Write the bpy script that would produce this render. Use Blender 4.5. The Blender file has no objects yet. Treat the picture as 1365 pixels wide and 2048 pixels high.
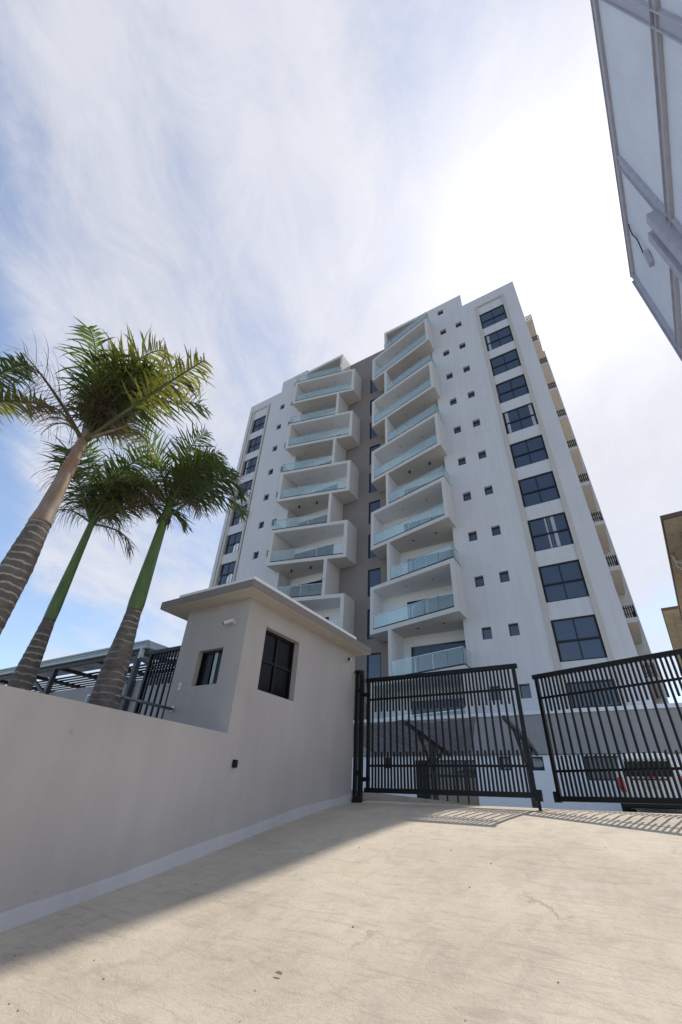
import bpy, math, random
from mathutils import Vector, Matrix
random.seed(7)
R = math.radians
scn = bpy.context.scene
col = scn.collection

# ------------------------------------------------------------------ camera
cam_d = bpy.data.cameras.new('camera'); cam = bpy.data.objects.new('camera', cam_d); col.objects.link(cam)
cr = Vector((0.84962939, 0.52530478, 0.04674172)); cu = Vector((0.26452916, -0.50116357, 0.82392924)); cf = Vector((-0.45623922, 0.68766995, 0.56476173))
cam.matrix_world = Matrix(((cr.x, cu.x, -cf.x, 0), (cr.y, cu.y, -cf.y, 0), (cr.z, cu.z, -cf.z, 0), (0, 0, 0, 1)))
cam_d.sensor_width = 36; cam_d.lens = 870.86 * 36 / 2048
cam_d.clip_start = 0.05; cam_d.clip_end = 3000
scn.camera = cam

# ------------------------------------------------------------------ light and sky
SUN_AZ, SUN_EL = 13.0, 58.0            # azimuth from +Y towards +X
sd = Vector((math.sin(R(SUN_AZ)) * math.cos(R(SUN_EL)), math.cos(R(SUN_AZ)) * math.cos(R(SUN_EL)), math.sin(R(SUN_EL))))
sun_d = bpy.data.lights.new('sun', 'SUN'); sun = bpy.data.objects.new('sun', sun_d); col.objects.link(sun)
sun_d.energy = 4.2; sun_d.angle = R(0.55); sun_d.color = (1.0, 0.93, 0.82)
sun.rotation_euler = (-sd).to_track_quat('-Z', 'Y').to_euler()
scn.view_settings.view_transform = 'Standard'; scn.view_settings.look = 'None'
scn.view_settings.exposure = 0.12; scn.view_settings.gamma = 1.0; scn.view_settings.use_curve_mapping = False

world = bpy.data.worlds.new('World'); scn.world = world; world.use_nodes = True
wn = world.node_tree; wn.nodes.clear(); WL = wn.links.new
def WN(t, **k):
    n = wn.nodes.new(t)
    for a, b in k.items(): setattr(n, a, b)
    return n
def wmath(op, a, b=None, c=None, clamp=False):
    n = WN('ShaderNodeMath', operation=op, use_clamp=clamp)
    for i, v in enumerate((a, b, c)):
        if v is None: continue
        if isinstance(v, (int, float)): n.inputs[i].default_value = v
        else: WL(v, n.inputs[i])
    return n.outputs[0]
tc = WN('ShaderNodeTexCoord')
sky = WN('ShaderNodeTexSky', sky_type='NISHITA', sun_disc=False)
sky.sun_elevation = R(SUN_EL); sky.sun_rotation = R(SUN_AZ); sky.dust_density = 0.7; sky.air_density = 1.0; sky.ozone_density = 1.3
skys = WN('ShaderNodeVectorMath', operation='SCALE'); skys.inputs['Scale'].default_value = 0.19
WL(sky.outputs[0], skys.inputs[0])
sep = WN('ShaderNodeSeparateXYZ'); WL(tc.outputs['Generated'], sep.inputs[0])
zz = wmath('ADD', wmath('MAXIMUM', sep.outputs[2], 0.0), 0.12)
cb = WN('ShaderNodeCombineXYZ'); WL(wmath('DIVIDE', sep.outputs[0], zz), cb.inputs[0]); WL(wmath('DIVIDE', sep.outputs[1], zz), cb.inputs[1])
def wnoise(scale, detail, rough, dist, rot=0, sc=(1, 1, 1), loc=(0, 0, 0)):
    m0 = WN('ShaderNodeMapping'); m0.inputs['Rotation'].default_value[2] = R(rot); WL(cb.outputs[0], m0.inputs[0])
    m = WN('ShaderNodeMapping'); m.inputs['Scale'].default_value = sc; m.inputs['Location'].default_value = loc
    WL(m0.outputs[0], m.inputs[0])
    n = WN('ShaderNodeTexNoise'); n.inputs['Scale'].default_value = scale; n.inputs['Detail'].default_value = detail
    n.inputs['Roughness'].default_value = rough; n.inputs['Distortion'].default_value = dist
    WL(m.outputs[0], n.inputs['Vector']); return n.outputs['Fac']
n_big = wnoise(0.9, 4, 0.55, 0.35, -16, (1.2, 0.7, 1), (3.1, 1.7, 0))
n_streak = wnoise(1.5, 9, 0.60, 0.9, -16, (1.35, 0.55, 1), (0.4, 5.2, 0))
n_fine = wnoise(5.5, 8, 0.70, 0.8, -28, (1.2, 0.8, 1), (2.2, 0.9, 0))
dt = WN('ShaderNodeVectorMath', operation='DOT_PRODUCT'); WL(tc.outputs['Generated'], dt.inputs[0]); dt.inputs[1].default_value = sd
dpos = wmath('MAXIMUM', dt.outputs['Value'], 0.0)
dens = wmath('ADD', wmath('ADD', wmath('MULTIPLY', n_big, 0.56), wmath('MULTIPLY', n_streak, 0.30)), wmath('MULTIPLY', n_fine, 0.20))
# the cirrus bank thins out towards the south-west
mbk = WN('ShaderNodeMapping'); mbk.inputs['Rotation'].default_value[2] = R(-16); WL(cb.outputs[0], mbk.inputs[0])
sbk = WN('ShaderNodeSeparateXYZ'); WL(mbk.outputs[0], sbk.inputs[0])
bank = wmath('ADD', wmath('ADD', sbk.outputs[0], sbk.outputs[1]), 0.50)
dens = wmath('ADD', dens, wmath('MAXIMUM', wmath('MINIMUM', wmath('MULTIPLY', bank, 0.75), 0.03), -0.10))
dens = wmath('ADD', dens, wmath('MULTIPLY', wmath('POWER', dpos, 2.5), 0.10))
mr = WN('ShaderNodeMapRange', interpolation_type='SMOOTHSTEP'); WL(dens, mr.inputs[0]); mr.inputs[1].default_value = 0.455; mr.inputs[2].default_value = 0.68
# scattering angle to the sun: thin cloud scatters strongly forward
aur_w = wmath('POWER', dpos, 18.0); aur_n = wmath('POWER', dpos, 70.0)
cover = wmath('MINIMUM', wmath('ADD', wmath('MULTIPLY', mr.outputs[0], 0.80), wmath('ADD', wmath('MULTIPLY', aur_w, 0.45), 0.08)), 1.0)
lum = wmath('ADD', wmath('ADD', 0.745, wmath('MULTIPLY', aur_w, 0.20)), wmath('MULTIPLY', aur_n, 0.32))
lum = wmath('MULTIPLY', lum, wmath('ADD', 0.79, wmath('ADD', wmath('MULTIPLY', n_streak, 0.26), wmath('MULTIPLY', n_fine, 0.18))))
ccol = WN('ShaderNodeVectorMath', operation='SCALE'); ccol.inputs[0].default_value = (0.955, 0.965, 1.04); WL(lum, ccol.inputs['Scale'])
mixc = WN('ShaderNodeMix', data_type='RGBA'); WL(cover, mixc.inputs[0]); WL(skys.outputs[0], mixc.inputs[6]); WL(ccol.outputs[0], mixc.inputs[7])
bg = WN('ShaderNodeBackground'); WL(mixc.outputs[2], bg.inputs[0]); bg.inputs[1].default_value = 1.0
wo = WN('ShaderNodeOutputWorld'); WL(bg.outputs[0], wo.inputs[0])

# ------------------------------------------------------------------ materials
def new_mat(name):
    m = bpy.data.materials.new(name); m.use_nodes = True
    nt = m.node_tree; return m, nt, nt.nodes['Principled BSDF']
def geo_noise(nt, scale, detail=5, rough=0.6, sc=(1, 1, 1), dist=0, obj=False):
    g = nt.nodes.new('ShaderNodeTexCoord' if obj else 'ShaderNodeNewGeometry')
    m = nt.nodes.new('ShaderNodeMapping'); m.inputs['Scale'].default_value = sc
    nt.links.new(g.outputs['Object' if obj else 'Position'], m.inputs[0])
    n = nt.nodes.new('ShaderNodeTexNoise'); n.inputs['Scale'].default_value = scale; n.inputs['Detail'].default_value = detail
    n.inputs['Roughness'].default_value = rough; n.inputs['Distortion'].default_value = dist
    nt.links.new(m.outputs[0], n.inputs['Vector']); return n.outputs['Fac']
def ramp(nt, fac, stops):
    r = nt.nodes.new('ShaderNodeValToRGB'); nt.links.new(fac, r.inputs[0])
    while len(r.color_ramp.elements) < len(stops): r.color_ramp.elements.new(0.5)
    for e, (p, c) in zip(r.color_ramp.elements, stops):
        e.position = p; e.color = (c, c, c, 1) if isinstance(c, (int, float)) else (*c, 1)
    return r.outputs[0]
def mul(nt, a, b, fac=1.0):
    m = nt.nodes.new('ShaderNodeMix'); m.data_type = 'RGBA'; m.blend_type = 'MULTIPLY'; m.inputs[0].default_value = fac
    for s, v in ((6, a), (7, b)):
        if isinstance(v, tuple): m.inputs[s].default_value = (*v, 1)
        else: nt.links.new(v, m.inputs[s])
    return m.outputs[2]
def bump(nt, bsdf, h, strength, dist=0.01):
    b = nt.nodes.new('ShaderNodeBump'); b.inputs['Strength'].default_value = strength; b.inputs['Distance'].default_value = dist
    nt.links.new(h, b.inputs['Height']); nt.links.new(b.outputs[0], bsdf.inputs['Normal'])
def plaster(name, c, rough=0.85, var=0.10, streak=0.08, bs=0.25):
    m, nt, b = new_mat(name)
    n1 = geo_noise(nt, 0.9, 6, 0.6); n2 = geo_noise(nt, 1.3, 6, 0.65, (3.0, 3.0, 0.22)); n3 = geo_noise(nt, 60, 4, 0.6)
    cc = mul(nt, (c[0], c[1], c[2]), ramp(nt, n1, [(0.3, 1 - var), (0.7, 1.0)]))
    cc = mul(nt, cc, ramp(nt, n2, [(0.35, 1 - streak), (0.6, 1.0)]))
    nt.links.new(cc, b.inputs['Base Color']); b.inputs['Roughness'].default_value = rough
    bump(nt, b, n3, bs, 0.004); return m
def scuffs(m):
    nt = m.node_tree; b = nt.nodes['Principled BSDF']; src = b.inputs['Base Color'].links[0].from_socket
    a = geo_noise(nt, 2.3, 9, 0.78, (1, 1, 1.0), 0.5); c = geo_noise(nt, 0.45, 2, 0.5); d = geo_noise(nt, 7, 6, 0.7, (2, 2, .12))
    x = mul(nt, src, ramp(nt, a, [(0.30, (0.72, 0.70, 0.68)), (0.38, 1.0), (0.70, 1.0), (0.78, 1.06)]))
    x = mul(nt, x, ramp(nt, d, [(0.26, 0.82), (0.36, 1.0)]), 0.7); x = mul(nt, x, ramp(nt, c, [(0.35, 0.93), (0.65, 1.03)]))
    nt.links.new(x, b.inputs['Base Color'])
def metal(name, c, rough=0.4, metallic=0.0, spec=0.5):
    m, nt, b = new_mat(name)
    n = geo_noise(nt, 6, 5, 0.6)
    nt.links.new(mul(nt, c, ramp(nt, n, [(0.3, 0.8), (0.7, 1.0)])), b.inputs['Base Color'])
    b.inputs['Metallic'].default_value = metallic; b.inputs['Specular IOR Level'].default_value = spec
    nt.links.new(ramp(nt, n, [(0.3, rough * 0.8), (0.7, min(1, rough * 1.25))]), b.inputs['Roughness']); return m
M = {}
M['white'] = plaster('white_render', (0.62, 0.62, 0.64), var=0.05, streak=0.06)
M['trim'] = plaster('warm_white_trim', (0.62, 0.605, 0.58), var=0.05, streak=0.04)
M['sandtrim'] = plaster('sand_trim', (0.52, 0.50, 0.455), var=0.05, streak=0.04)
M['brown'] = plaster('brown_render', (0.265, 0.232, 0.212), var=0.08, streak=0.07)
M['loggia'] = plaster('loggia_white', (0.84, 0.86, 0.88), var=0.04, streak=0.03)
M['taupe'] = plaster('guardhouse_taupe', (0.465, 0.43, 0.41), var=0.08, streak=0.06, bs=0.4)
scuffs(M['taupe'])
M['taupe_dark'] = plaster('fascia_taupe', (0.235, 0.205, 0.19), var=0.08, streak=0.06)
M['cream'] = plaster('soffit_cream', (0.56, 0.52, 0.46), var=0.08, streak=0.03)
M['skirt'] = plaster('painted_skirting', (0.58, 0.56, 0.575), var=0.10, streak=0.08, bs=0.5)
scuffs(M['skirt'])
M['podium'] = plaster('podium_grey', (0.33, 0.325, 0.325), var=0.12, streak=0.12)
M['coping'] = plaster('coping_skylit_white', (0.72, 0.75, 0.80), var=0.06, streak=0.03)  # white coping with the blue of the skylight mixed into its colour
M['whitepaint'] = plaster('white_band', (0.82, 0.82, 0.84), var=0.05, streak=0.04)
M['beige'] = plaster('beige_render', (0.62, 0.54, 0.42), var=0.25, streak=0.22)
M['bounce_soffit'] = plaster('bounce_tinted_soffit', (0.68, 0.61, 0.53), var=0.05, streak=0.05)  # warm bounce light put into the balcony soffit colour
M['eave_brown'] = metal('eave_brown', (0.14, 0.09, 0.075), 0.7)
M['black'] = metal('black_powdercoat', (0.005, 0.005, 0.007), 0.42, 0.0, 0.3)
M['frame'] = metal('dark_window_frame', (0.009, 0.012, 0.019), 0.4, 0.0, 0.35)
M['steel'] = metal('stainless_steel', (0.72, 0.74, 0.76), 0.28, 1.0)
M['grey_metal'] = metal('grey_rail_metal', (0.20, 0.21, 0.22), 0.45, 0.6)
M['gutter'] = metal('gutter_metal', (0.42, 0.46, 0.47), 0.45, 0.2)
M['dark_steel'] = metal('dark_steel', (0.035, 0.037, 0.045), 0.5)
M['plastic_white'] = metal('white_plastic', (0.75, 0.75, 0.74), 0.35)
M['pipe'] = metal('pvc_pipe', (0.55, 0.54, 0.50), 0.5)
M['rubber'] = metal('rubber', (0.015, 0.015, 0.015), 0.8)
M['bb_sheet'] = plaster('billboard_sheet', (0.78, 0.82, 0.90), 0.6, var=0.10, streak=0.05, bs=0.1)
M['bb_beam'] = metal('billboard_beam', (0.50, 0.50, 0.58), 0.6, 0.0)
M['red'] = metal('red_plastic', (0.55, 0.02, 0.02), 0.3)
M['carpaint'] = metal('white_car_paint', (0.72, 0.74, 0.76), 0.18)
M['leafdebris'] = metal('dead_leaf', (0.45, 0.30, 0.25), 0.8)
M['stone'] = metal('small_stone', (0.20, 0.17, 0.14), 0.9)

def glass_dark(name, c, rough=0.03, spec=0.8):
    m, nt, b = new_mat(name)
    b.inputs['Base Color'].default_value = (*c, 1); b.inputs['Roughness'].default_value = rough
    b.inputs['Specular IOR Level'].default_value = spec
    n = geo_noise(nt, 1.2, 2, 0.5); bump(nt, b, n, 0.12, 0.01); return m
M['glass'] = glass_dark('tinted_glass', (0.030, 0.047, 0.080), 0.03, 1.0)
M['glass_blue'] = glass_dark('dark_door_glass', (0.02, 0.035, 0.055), 0.05, 0.7)
M['glass_black'] = glass_dark('black_glass', (0.003, 0.003, 0.004), 0.25, 0.25)
# pale balustrade glass: see-through with green tint and a mirror of the sky
m = bpy.data.materials.new('balustrade_glass'); m.use_nodes = True; nt = m.node_tree; nt.nodes.clear()
tr = nt.nodes.new('ShaderNodeBsdfTransparent'); tr.inputs[0].default_value = (0.955, 0.985, 0.975, 1)
gl = nt.nodes.new('ShaderNodeBsdfGlossy'); gl.inputs['Roughness'].default_value = 0.03; gl.inputs[0].default_value = (0.90, 0.98, 0.93, 1)
df = nt.nodes.new('ShaderNodeBsdfDiffuse'); df.inputs[0].default_value = (0.68, 0.76, 0.74, 1)
fr = nt.nodes.new('ShaderNodeFresnel'); fr.inputs[0].default_value = 1.5
fm = nt.nodes.new('ShaderNodeMath'); fm.operation = 'MULTIPLY_ADD'; fm.inputs[1].default_value = 0.55; fm.inputs[2].default_value = 0.01; nt.links.new(fr.outputs[0], fm.inputs[0])
m1 = nt.nodes.new('ShaderNodeMixShader'); m1.inputs[0].default_value = 0.13; nt.links.new(tr.outputs[0], m1.inputs[1]); nt.links.new(df.outputs[0], m1.inputs[2])
m2 = nt.nodes.new('ShaderNodeMixShader'); nt.links.new(fm.outputs[0], m2.inputs[0]); nt.links.new(m1.outputs[0], m2.inputs[1]); nt.links.new(gl.outputs[0], m2.inputs[2])
o = nt.nodes.new('ShaderNodeOutputMaterial'); nt.links.new(m2.outputs[0], o.inputs[0]); M['balglass'] = m
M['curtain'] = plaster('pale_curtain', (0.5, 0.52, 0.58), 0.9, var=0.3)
def translucent(name, c, tc_, fac=0.4, noise=8, lo=0.6, rough=0.5, obj=True):
    m, nt, b = new_mat(name)
    n = geo_noise(nt, noise, 3, 0.6)
    cc = mul(nt, c, ramp(nt, n, [(0.3, lo), (0.7, 1.0)])); nt.links.new(cc, b.inputs['Base Color']); b.inputs['Roughness'].default_value = rough
    t = nt.nodes.new('ShaderNodeBsdfTranslucent'); nt.links.new(mul(nt, tc_, ramp(nt, n, [(0.3, lo), (0.7, 1.0)])), t.inputs[0])
    mx = nt.nodes.new('ShaderNodeMixShader'); mx.inputs[0].default_value = fac
    nt.links.new(b.outputs[0], mx.inputs[1]); nt.links.new(t.outputs[0], mx.inputs[2])
    nt.links.new(mx.outputs[0], nt.nodes['Material Output'].inputs[0]); return m
M['leaf'] = translucent('palm_leaf', (0.085, 0.135, 0.040), (0.22, 0.33, 0.05), 0.40, 5, 0.55, 0.34)
M['leaf2'] = translucent('palm_leaf_dark', (0.060, 0.095, 0.040), (0.12, 0.19, 0.04), 0.35, 5, 0.5, 0.30)
M['leaf3'] = translucent('palm_leaf_yellowing', (0.14, 0.15, 0.045), (0.36, 0.37, 0.06), 0.45, 5, 0.6, 0.5)
M['leafdead'] = translucent('palm_leaf_dry', (0.20, 0.15, 0.11), (0.15, 0.09, 0.05), 0.25, 6, 0.4, 0.8)
M['fibre'] = translucent('palm_fibre', (0.15, 0.10, 0.065), (0.06, 0.035, 0.02), 0.15, 10, 0.4, 0.9)
M['shade_net'] = translucent('shade_fabric', (0.14, 0.14, 0.15), (0.22, 0.22, 0.235), 0.5, 2, 0.7, 0.35)
M['roof_sheet'] = translucent('pale_roof_sheet', (0.75, 0.73, 0.68), (0.8, 0.78, 0.72), 0.6, 3, 0.85, 0.5)

# palm trunk with rings, green shaft
def trunk_mat(name, base, ringc):
    m, nt, b = new_mat(name)
    n1 = geo_noise(nt, 7, 6, 0.7, (1, 1, 1.2)); n2 = geo_noise(nt, 40, 5, 0.7, (2, 2, 0.3))
    cc = mul(nt, base, ramp(nt, n1, [(0.28, 0.5), (0.72, 1.15)])); cc = mul(nt, cc, ramp(nt, n2, [(0.3, 0.7), (0.7, 1.0)]))
    g = nt.nodes.new('ShaderNodeNewGeometry'); s = nt.nodes.new('ShaderNodeSeparateXYZ'); nt.links.new(g.outputs['Position'], s.inputs[0])
    ns = geo_noise(nt, 5, 4, 0.6)
    a = nt.nodes.new('ShaderNodeMath'); a.operation = 'MULTIPLY_ADD'; a.inputs[1].default_value = 0.11; nt.links.new(ns, a.inputs[0]); nt.links.new(s.outputs[2], a.inputs[2])
    w = nt.nodes.new('ShaderNodeMath'); w.operation = 'PINGPONG'; w.inputs[1].default_value = 0.046; nt.links.new(a.outputs[0], w.inputs[0])
    fac = ramp(nt, w.outputs[0], [(0.0, 1.0), (0.006, 0.9), (0.013, 0.0)])
    nm = geo_noise(nt, 3, 3, 0.6)
    cc = mul(nt, cc, ramp(nt, geo_noise(nt, 3.2, 7, 0.7, (0.7, 0.7, 9), 0.6), [(0.28, 0.30), (0.36, 0.85), (0.55, 1.0)]))
    f2 = nt.nodes.new('ShaderNodeMath'); f2.operation = 'MULTIPLY'; nt.links.new(fac, f2.inputs[0]); nt.links.new(ramp(nt, nm, [(0.38, 0.05), (0.6, 0.9)]), f2.inputs[1])
    mx = nt.nodes.new('ShaderNodeMix'); mx.data_type = 'RGBA'; nt.links.new(f2.outputs[0], mx.inputs[0]); nt.links.new(cc, mx.inputs[6]); mx.inputs[7].default_value = (*ringc, 1)
    nt.links.new(mx.outputs[2], b.inputs['Base Color']); b.inputs['Roughness'].default_value = 0.85
    bump(nt, b, n2, 0.5, 0.01); return m
M['trunk'] = trunk_mat('palm_trunk', (0.185, 0.155, 0.135), (0.42, 0.37, 0.31))
def shaft_mat(name, c1, c2, c3):
    m, nt, b = new_mat(name)
    n = geo_noise(nt, 3.2, 5, 0.6, (2.2, 2.2, 0.5), 0.4); n2 = geo_noise(nt, 14, 4, 0.6, (2, 2, 0.3))
    cc = ramp(nt, n, [(0.3, c1), (0.5, c2), (0.7, c3)])
    nt.links.new(mul(nt, cc, ramp(nt, n2, [(0.3, 0.72), (0.7, 1.0)])), b.inputs['Base Color']); b.inputs['Roughness'].default_value = 0.5; return m
M['shaft_green'] = shaft_mat('green_crownshaft', (0.065, 0.115, 0.022), (0.10, 0.165, 0.04), (0.13, 0.19, 0.06))
M['shaft_brown'] = shaft_mat('old_crownshaft', (0.27, 0.12, 0.045), (0.26, 0.185, 0.13), (0.34, 0.30, 0.26))
M['stalk'] = shaft_mat('frond_stalk', (0.06, 0.09, 0.02), (0.09, 0.12, 0.035), (0.10, 0.13, 0.05))

# driveway concrete
m, nt, b = new_mat('driveway_concrete'); M['concrete'] = m
n1 = geo_noise(nt, 0.55, 8, 0.62); n2 = geo_noise(nt, 2.6, 8, 0.7, (1.6, 0.7, 1), 1.2); n3 = geo_noise(nt, 90, 4, 0.7); n4 = geo_noise(nt, 9, 9, 0.75, (1, 1.4, 1), 2.5)
cc = mul(nt, (0.545, 0.475, 0.382), ramp(nt, n1, [(0.3, (0.80, 0.79, 0.77)), (0.55, 1.0), (0.75, (1.03, 1.0, 0.94))]))
cc = mul(nt, cc, ramp(nt, n2, [(0.32, (0.86, 0.87, 0.89)), (0.55, 1.0)]))
cc = mul(nt, cc, ramp(nt, n3, [(0.30, 0.88), (0.60, 1.0)]))
n5 = geo_noise(nt, 5.0, 9, 0.72, (0.5, 2.6, 1), 0.9); cc = mul(nt, cc, ramp(nt, n5, [(0.33, 0.80), (0.5, 1.0), (0.68, 1.0), (0.78, 1.06)]))
n6 = geo_noise(nt, 22, 8, 0.75, (1, 1, 1), 1.5); cc = mul(nt, cc, ramp(nt, n6, [(0.30, 0.74), (0.40, 1.0)]))
cc = mul(nt, cc, ramp(nt, n4, [(0.30, 0.66), (0.37, 1.0)]), 0.6)
# hairline cracks and trowel arcs
g = nt.nodes.new('ShaderNodeNewGeometry')
wv = nt.nodes.new('ShaderNodeTexVoronoi'); wv.feature = 'DISTANCE_TO_EDGE'; wv.inputs['Scale'].default_value = 0.42
dn = nt.nodes.new('ShaderNodeTexNoise'); dn.inputs['Scale'].default_value = 1.3; dn.inputs['Detail'].default_value = 8; dn.inputs['Roughness'].default_value = 0.7; nt.links.new(g.outputs['Position'], dn.inputs['Vector'])
va = nt.nodes.new('ShaderNodeVectorMath'); va.operation = 'MULTIPLY_ADD'; va.inputs[1].default_value = (1.3, 1.3, 0); nt.links.new(dn.outputs['Color'], va.inputs[0]); nt.links.new(g.outputs['Position'], va.inputs[2]); nt.links.new(va.outputs[0], wv.inputs['Vector'])
gate_ = geo_noise(nt, 0.8, 3, 0.5)
crk = ramp(nt, wv.outputs['Distance'], [(0.0, 1.0), (0.004, 0.6), (0.009, 0.0)])
cm = nt.nodes.new('ShaderNodeMath'); cm.operation = 'MULTIPLY'; nt.links.new(crk, cm.inputs[0]); nt.links.new(ramp(nt, gate_, [(0.55, 0.0), (0.65, 0.5)]), cm.inputs[1])
mx = nt.nodes.new('ShaderNodeMix'); mx.data_type = 'RGBA'; nt.links.new(cm.outputs[0], mx.inputs[0]); nt.links.new(cc, mx.inputs[6]); mx.inputs[7].default_value = (0.24, 0.19, 0.14, 1)
nt.links.new(mx.outputs[2], b.inputs['Base Color']); b.inputs['Roughness'].default_value = 0.9
vo = nt.nodes.new('ShaderNodeTexVoronoi'); vo.inputs['Scale'].default_value = 1.15; nt.links.new(g.outputs['Position'], vo.inputs['Vector'])
arc = nt.nodes.new('ShaderNodeMath'); arc.operation = 'SINE'
am = nt.nodes.new('ShaderNodeMath'); am.operation = 'MULTIPLY_ADD'; am.inputs[1].default_value = 75; nt.links.new(vo.outputs['Distance'], am.inputs[0])
an = nt.nodes.new('ShaderNodeMath'); an.operation = 'MULTIPLY'; an.inputs[1].default_value = 16; nt.links.new(dn.outputs['Fac'], an.inputs[0]); nt.links.new(an.outputs[0], am.inputs[2]); nt.links.new(am.outputs[0], arc.inputs[0])
h1 = nt.nodes.new('ShaderNodeMath'); h1.operation = 'MULTIPLY'; nt.links.new(arc.outputs[0], h1.inputs[0]); nt.links.new(ramp(nt, gate_, [(0.45, 0.0), (0.75, 0.07)]), h1.inputs[1])
h2 = nt.nodes.new('ShaderNodeMath'); h2.operation = 'ADD'; nt.links.new(h1.outputs[0], h2.inputs[0]); nt.links.new(n4, h2.inputs[1])
h3 = nt.nodes.new('ShaderNodeMath'); h3.operation = 'MULTIPLY_ADD'; h3.inputs[1].default_value = 0.35; nt.links.new(n3, h3.inputs[0]); nt.links.new(h2.outputs[0], h3.inputs[2])
h4 = nt.nodes.new('ShaderNodeMath'); h4.operation = 'SUBTRACT'; nt.links.new(h3.outputs[0], h4.inputs[0]); nt.links.new(cm.outputs[0], h4.inputs[1])
bump(nt, b, h4.outputs[0], 0.7, 0.014)
M['paving'] = plaster('yard_paving', (0.36, 0.33, 0.28), var=0.25, streak=0.1)
M['soil'] = plaster('rough_ground', (0.30, 0.28, 0.25), 0.95, var=0.4, streak=0.2)

# ------------------------------------------------------------------ helpers
class MB:
    def __init__(s): s.v = []; s.f = []
    def quad(s, a, b, c, d):
        i = len(s.v); s.v += [tuple(a), tuple(b), tuple(c), tuple(d)]; s.f.append((i, i + 1, i + 2, i + 3)); return s
    def poly(s, pts):
        i = len(s.v); s.v += [tuple(p) for p in pts]; s.f.append(tuple(range(i, i + len(pts)))); return s
    def box(s, x0, x1, y0, y1, z0, z1):
        i = len(s.v); s.v += [(x, y, z) for z in (z0, z1) for x, y in ((x0, y0), (x1, y0), (x1, y1), (x0, y1))]
        for f in ((3, 2, 1, 0), (4, 5, 6, 7), (0, 1, 5, 4), (1, 2, 6, 5), (2, 3, 7, 6), (3, 0, 4, 7)): s.f.append(tuple(i + k for k in f))
        return s
    def prism(s, poly, z0, z1):
        n = len(poly); i = len(s.v); s.v += [(x, y, z0) for x, y in poly] + [(x, y, z1) for x, y in poly]
        s.f.append(tuple(i + k for k in range(n))[::-1]); s.f.append(tuple(i + n + k for k in range(n)))
        for k in range(n): s.f.append((i + k, i + (k + 1) % n, i + n + (k + 1) % n, i + n + k))
        return s
    def beam(s, a, b, w, h, up=(0, 0, 1)):
        a = Vector(a); b = Vector(b); d = (b - a).normalized(); sx = d.cross(Vector(up))
        if sx.length < 1e-4: sx = d.cross(Vector((1, 0, 0)))
        sx.normalize(); uz = sx.cross(d); i = len(s.v)
        for p in (a, b):
            for q, r in ((-1, -1), (1, -1), (1, 1), (-1, 1)): s.v.append(tuple(p + sx * (q * w / 2) + uz * (r * h / 2)))
        for f in ((3, 2, 1, 0), (4, 5, 6, 7), (0, 1, 5, 4), (1, 2, 6, 5), (2, 3, 7, 6), (3, 0, 4, 7)): s.f.append(tuple(i + k for k in f))
        return s
    def tube(s, pts, rad, n=10, cap=True):
        pts = [Vector(p) for p in pts]; i = len(s.v); ref = None
        for k, p in enumerate(pts):
            d = (pts[min(k + 1, len(pts) - 1)] - pts[max(k - 1, 0)]).normalized()
            a = Vector((1, 0, 0)) if abs(d.x) < 0.8 else Vector((0, 1, 0))
            u = d.cross(a).normalized(); w = d.cross(u); r = rad[k] if isinstance(rad, (list, tuple)) else rad
            for j in range(n):
                t = 2 * math.pi * j / n; s.v.append(tuple(p + (u * math.cos(t) + w * math.sin(t)) * r))
        for k in range(len(pts) - 1):
            for j in range(n):
                a = i + k * n + j; b = i + k * n + (j + 1) % n; s.f.append((a, b, b + n, a + n))
        if cap: s.f.append(tuple(i + j for j in range(n))[::-1]); s.f.append(tuple(i + (len(pts) - 1) * n + j for j in range(n)))
        return s
    def mesh(s, name):
        me = bpy.data.meshes.new(name); me.from_pydata(s.v, [], s.f); me.update(); return me
    def build(s, name, mat, parent=None, loc=(0, 0, 0), smooth=False, bevel=0, fix=True):
        me = s.mesh(name)
        if fix:
            import bmesh
            bm = bmesh.new(); bm.from_mesh(me)
            if bevel: bmesh.ops.remove_doubles(bm, verts=bm.verts, dist=1e-5)
            if bevel: bmesh.ops.bevel(bm, geom=[e for e in bm.edges if len(e.link_faces) == 2 and e.calc_face_angle(0) > 0.5], offset=bevel, segments=1, affect='EDGES')
            bmesh.ops.recalc_face_normals(bm, faces=bm.faces); bm.to_mesh(me); bm.free()
        me.materials.append(M[mat] if isinstance(mat, str) else mat)
        if smooth:
            for p in me.polygons: p.use_smooth = True
        return link(name, me, parent, loc)
WLOC = {}
def link(name, me, parent=None, loc=(0, 0, 0)):
    o = bpy.data.objects.new(name, me); col.objects.link(o); o.parent = parent; o.location = loc; return o
def thing(name, label, cat, loc=(0, 0, 0), rotz=0, group=None):
    o = bpy.data.objects.new(name, None); col.objects.link(o); o.location = loc; o.rotation_euler = (0, 0, rotz)
    o['label'] = label; o['category'] = cat
    if group: o['group'] = group
    return o
def tag(o, label=None, cat=None, group=None, kind=None):
    for k, v in (('label', label), ('category', cat), ('group', group), ('kind', kind)):
        if v: o[k] = v
    return o
def dup(o, parent, loc):
    c = o.copy(); col.objects.link(c); c.parent = parent; c.location = loc
    for ch in list(o.children):
        d = ch.copy(); col.objects.link(d); d.parent = c
    return c
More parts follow.
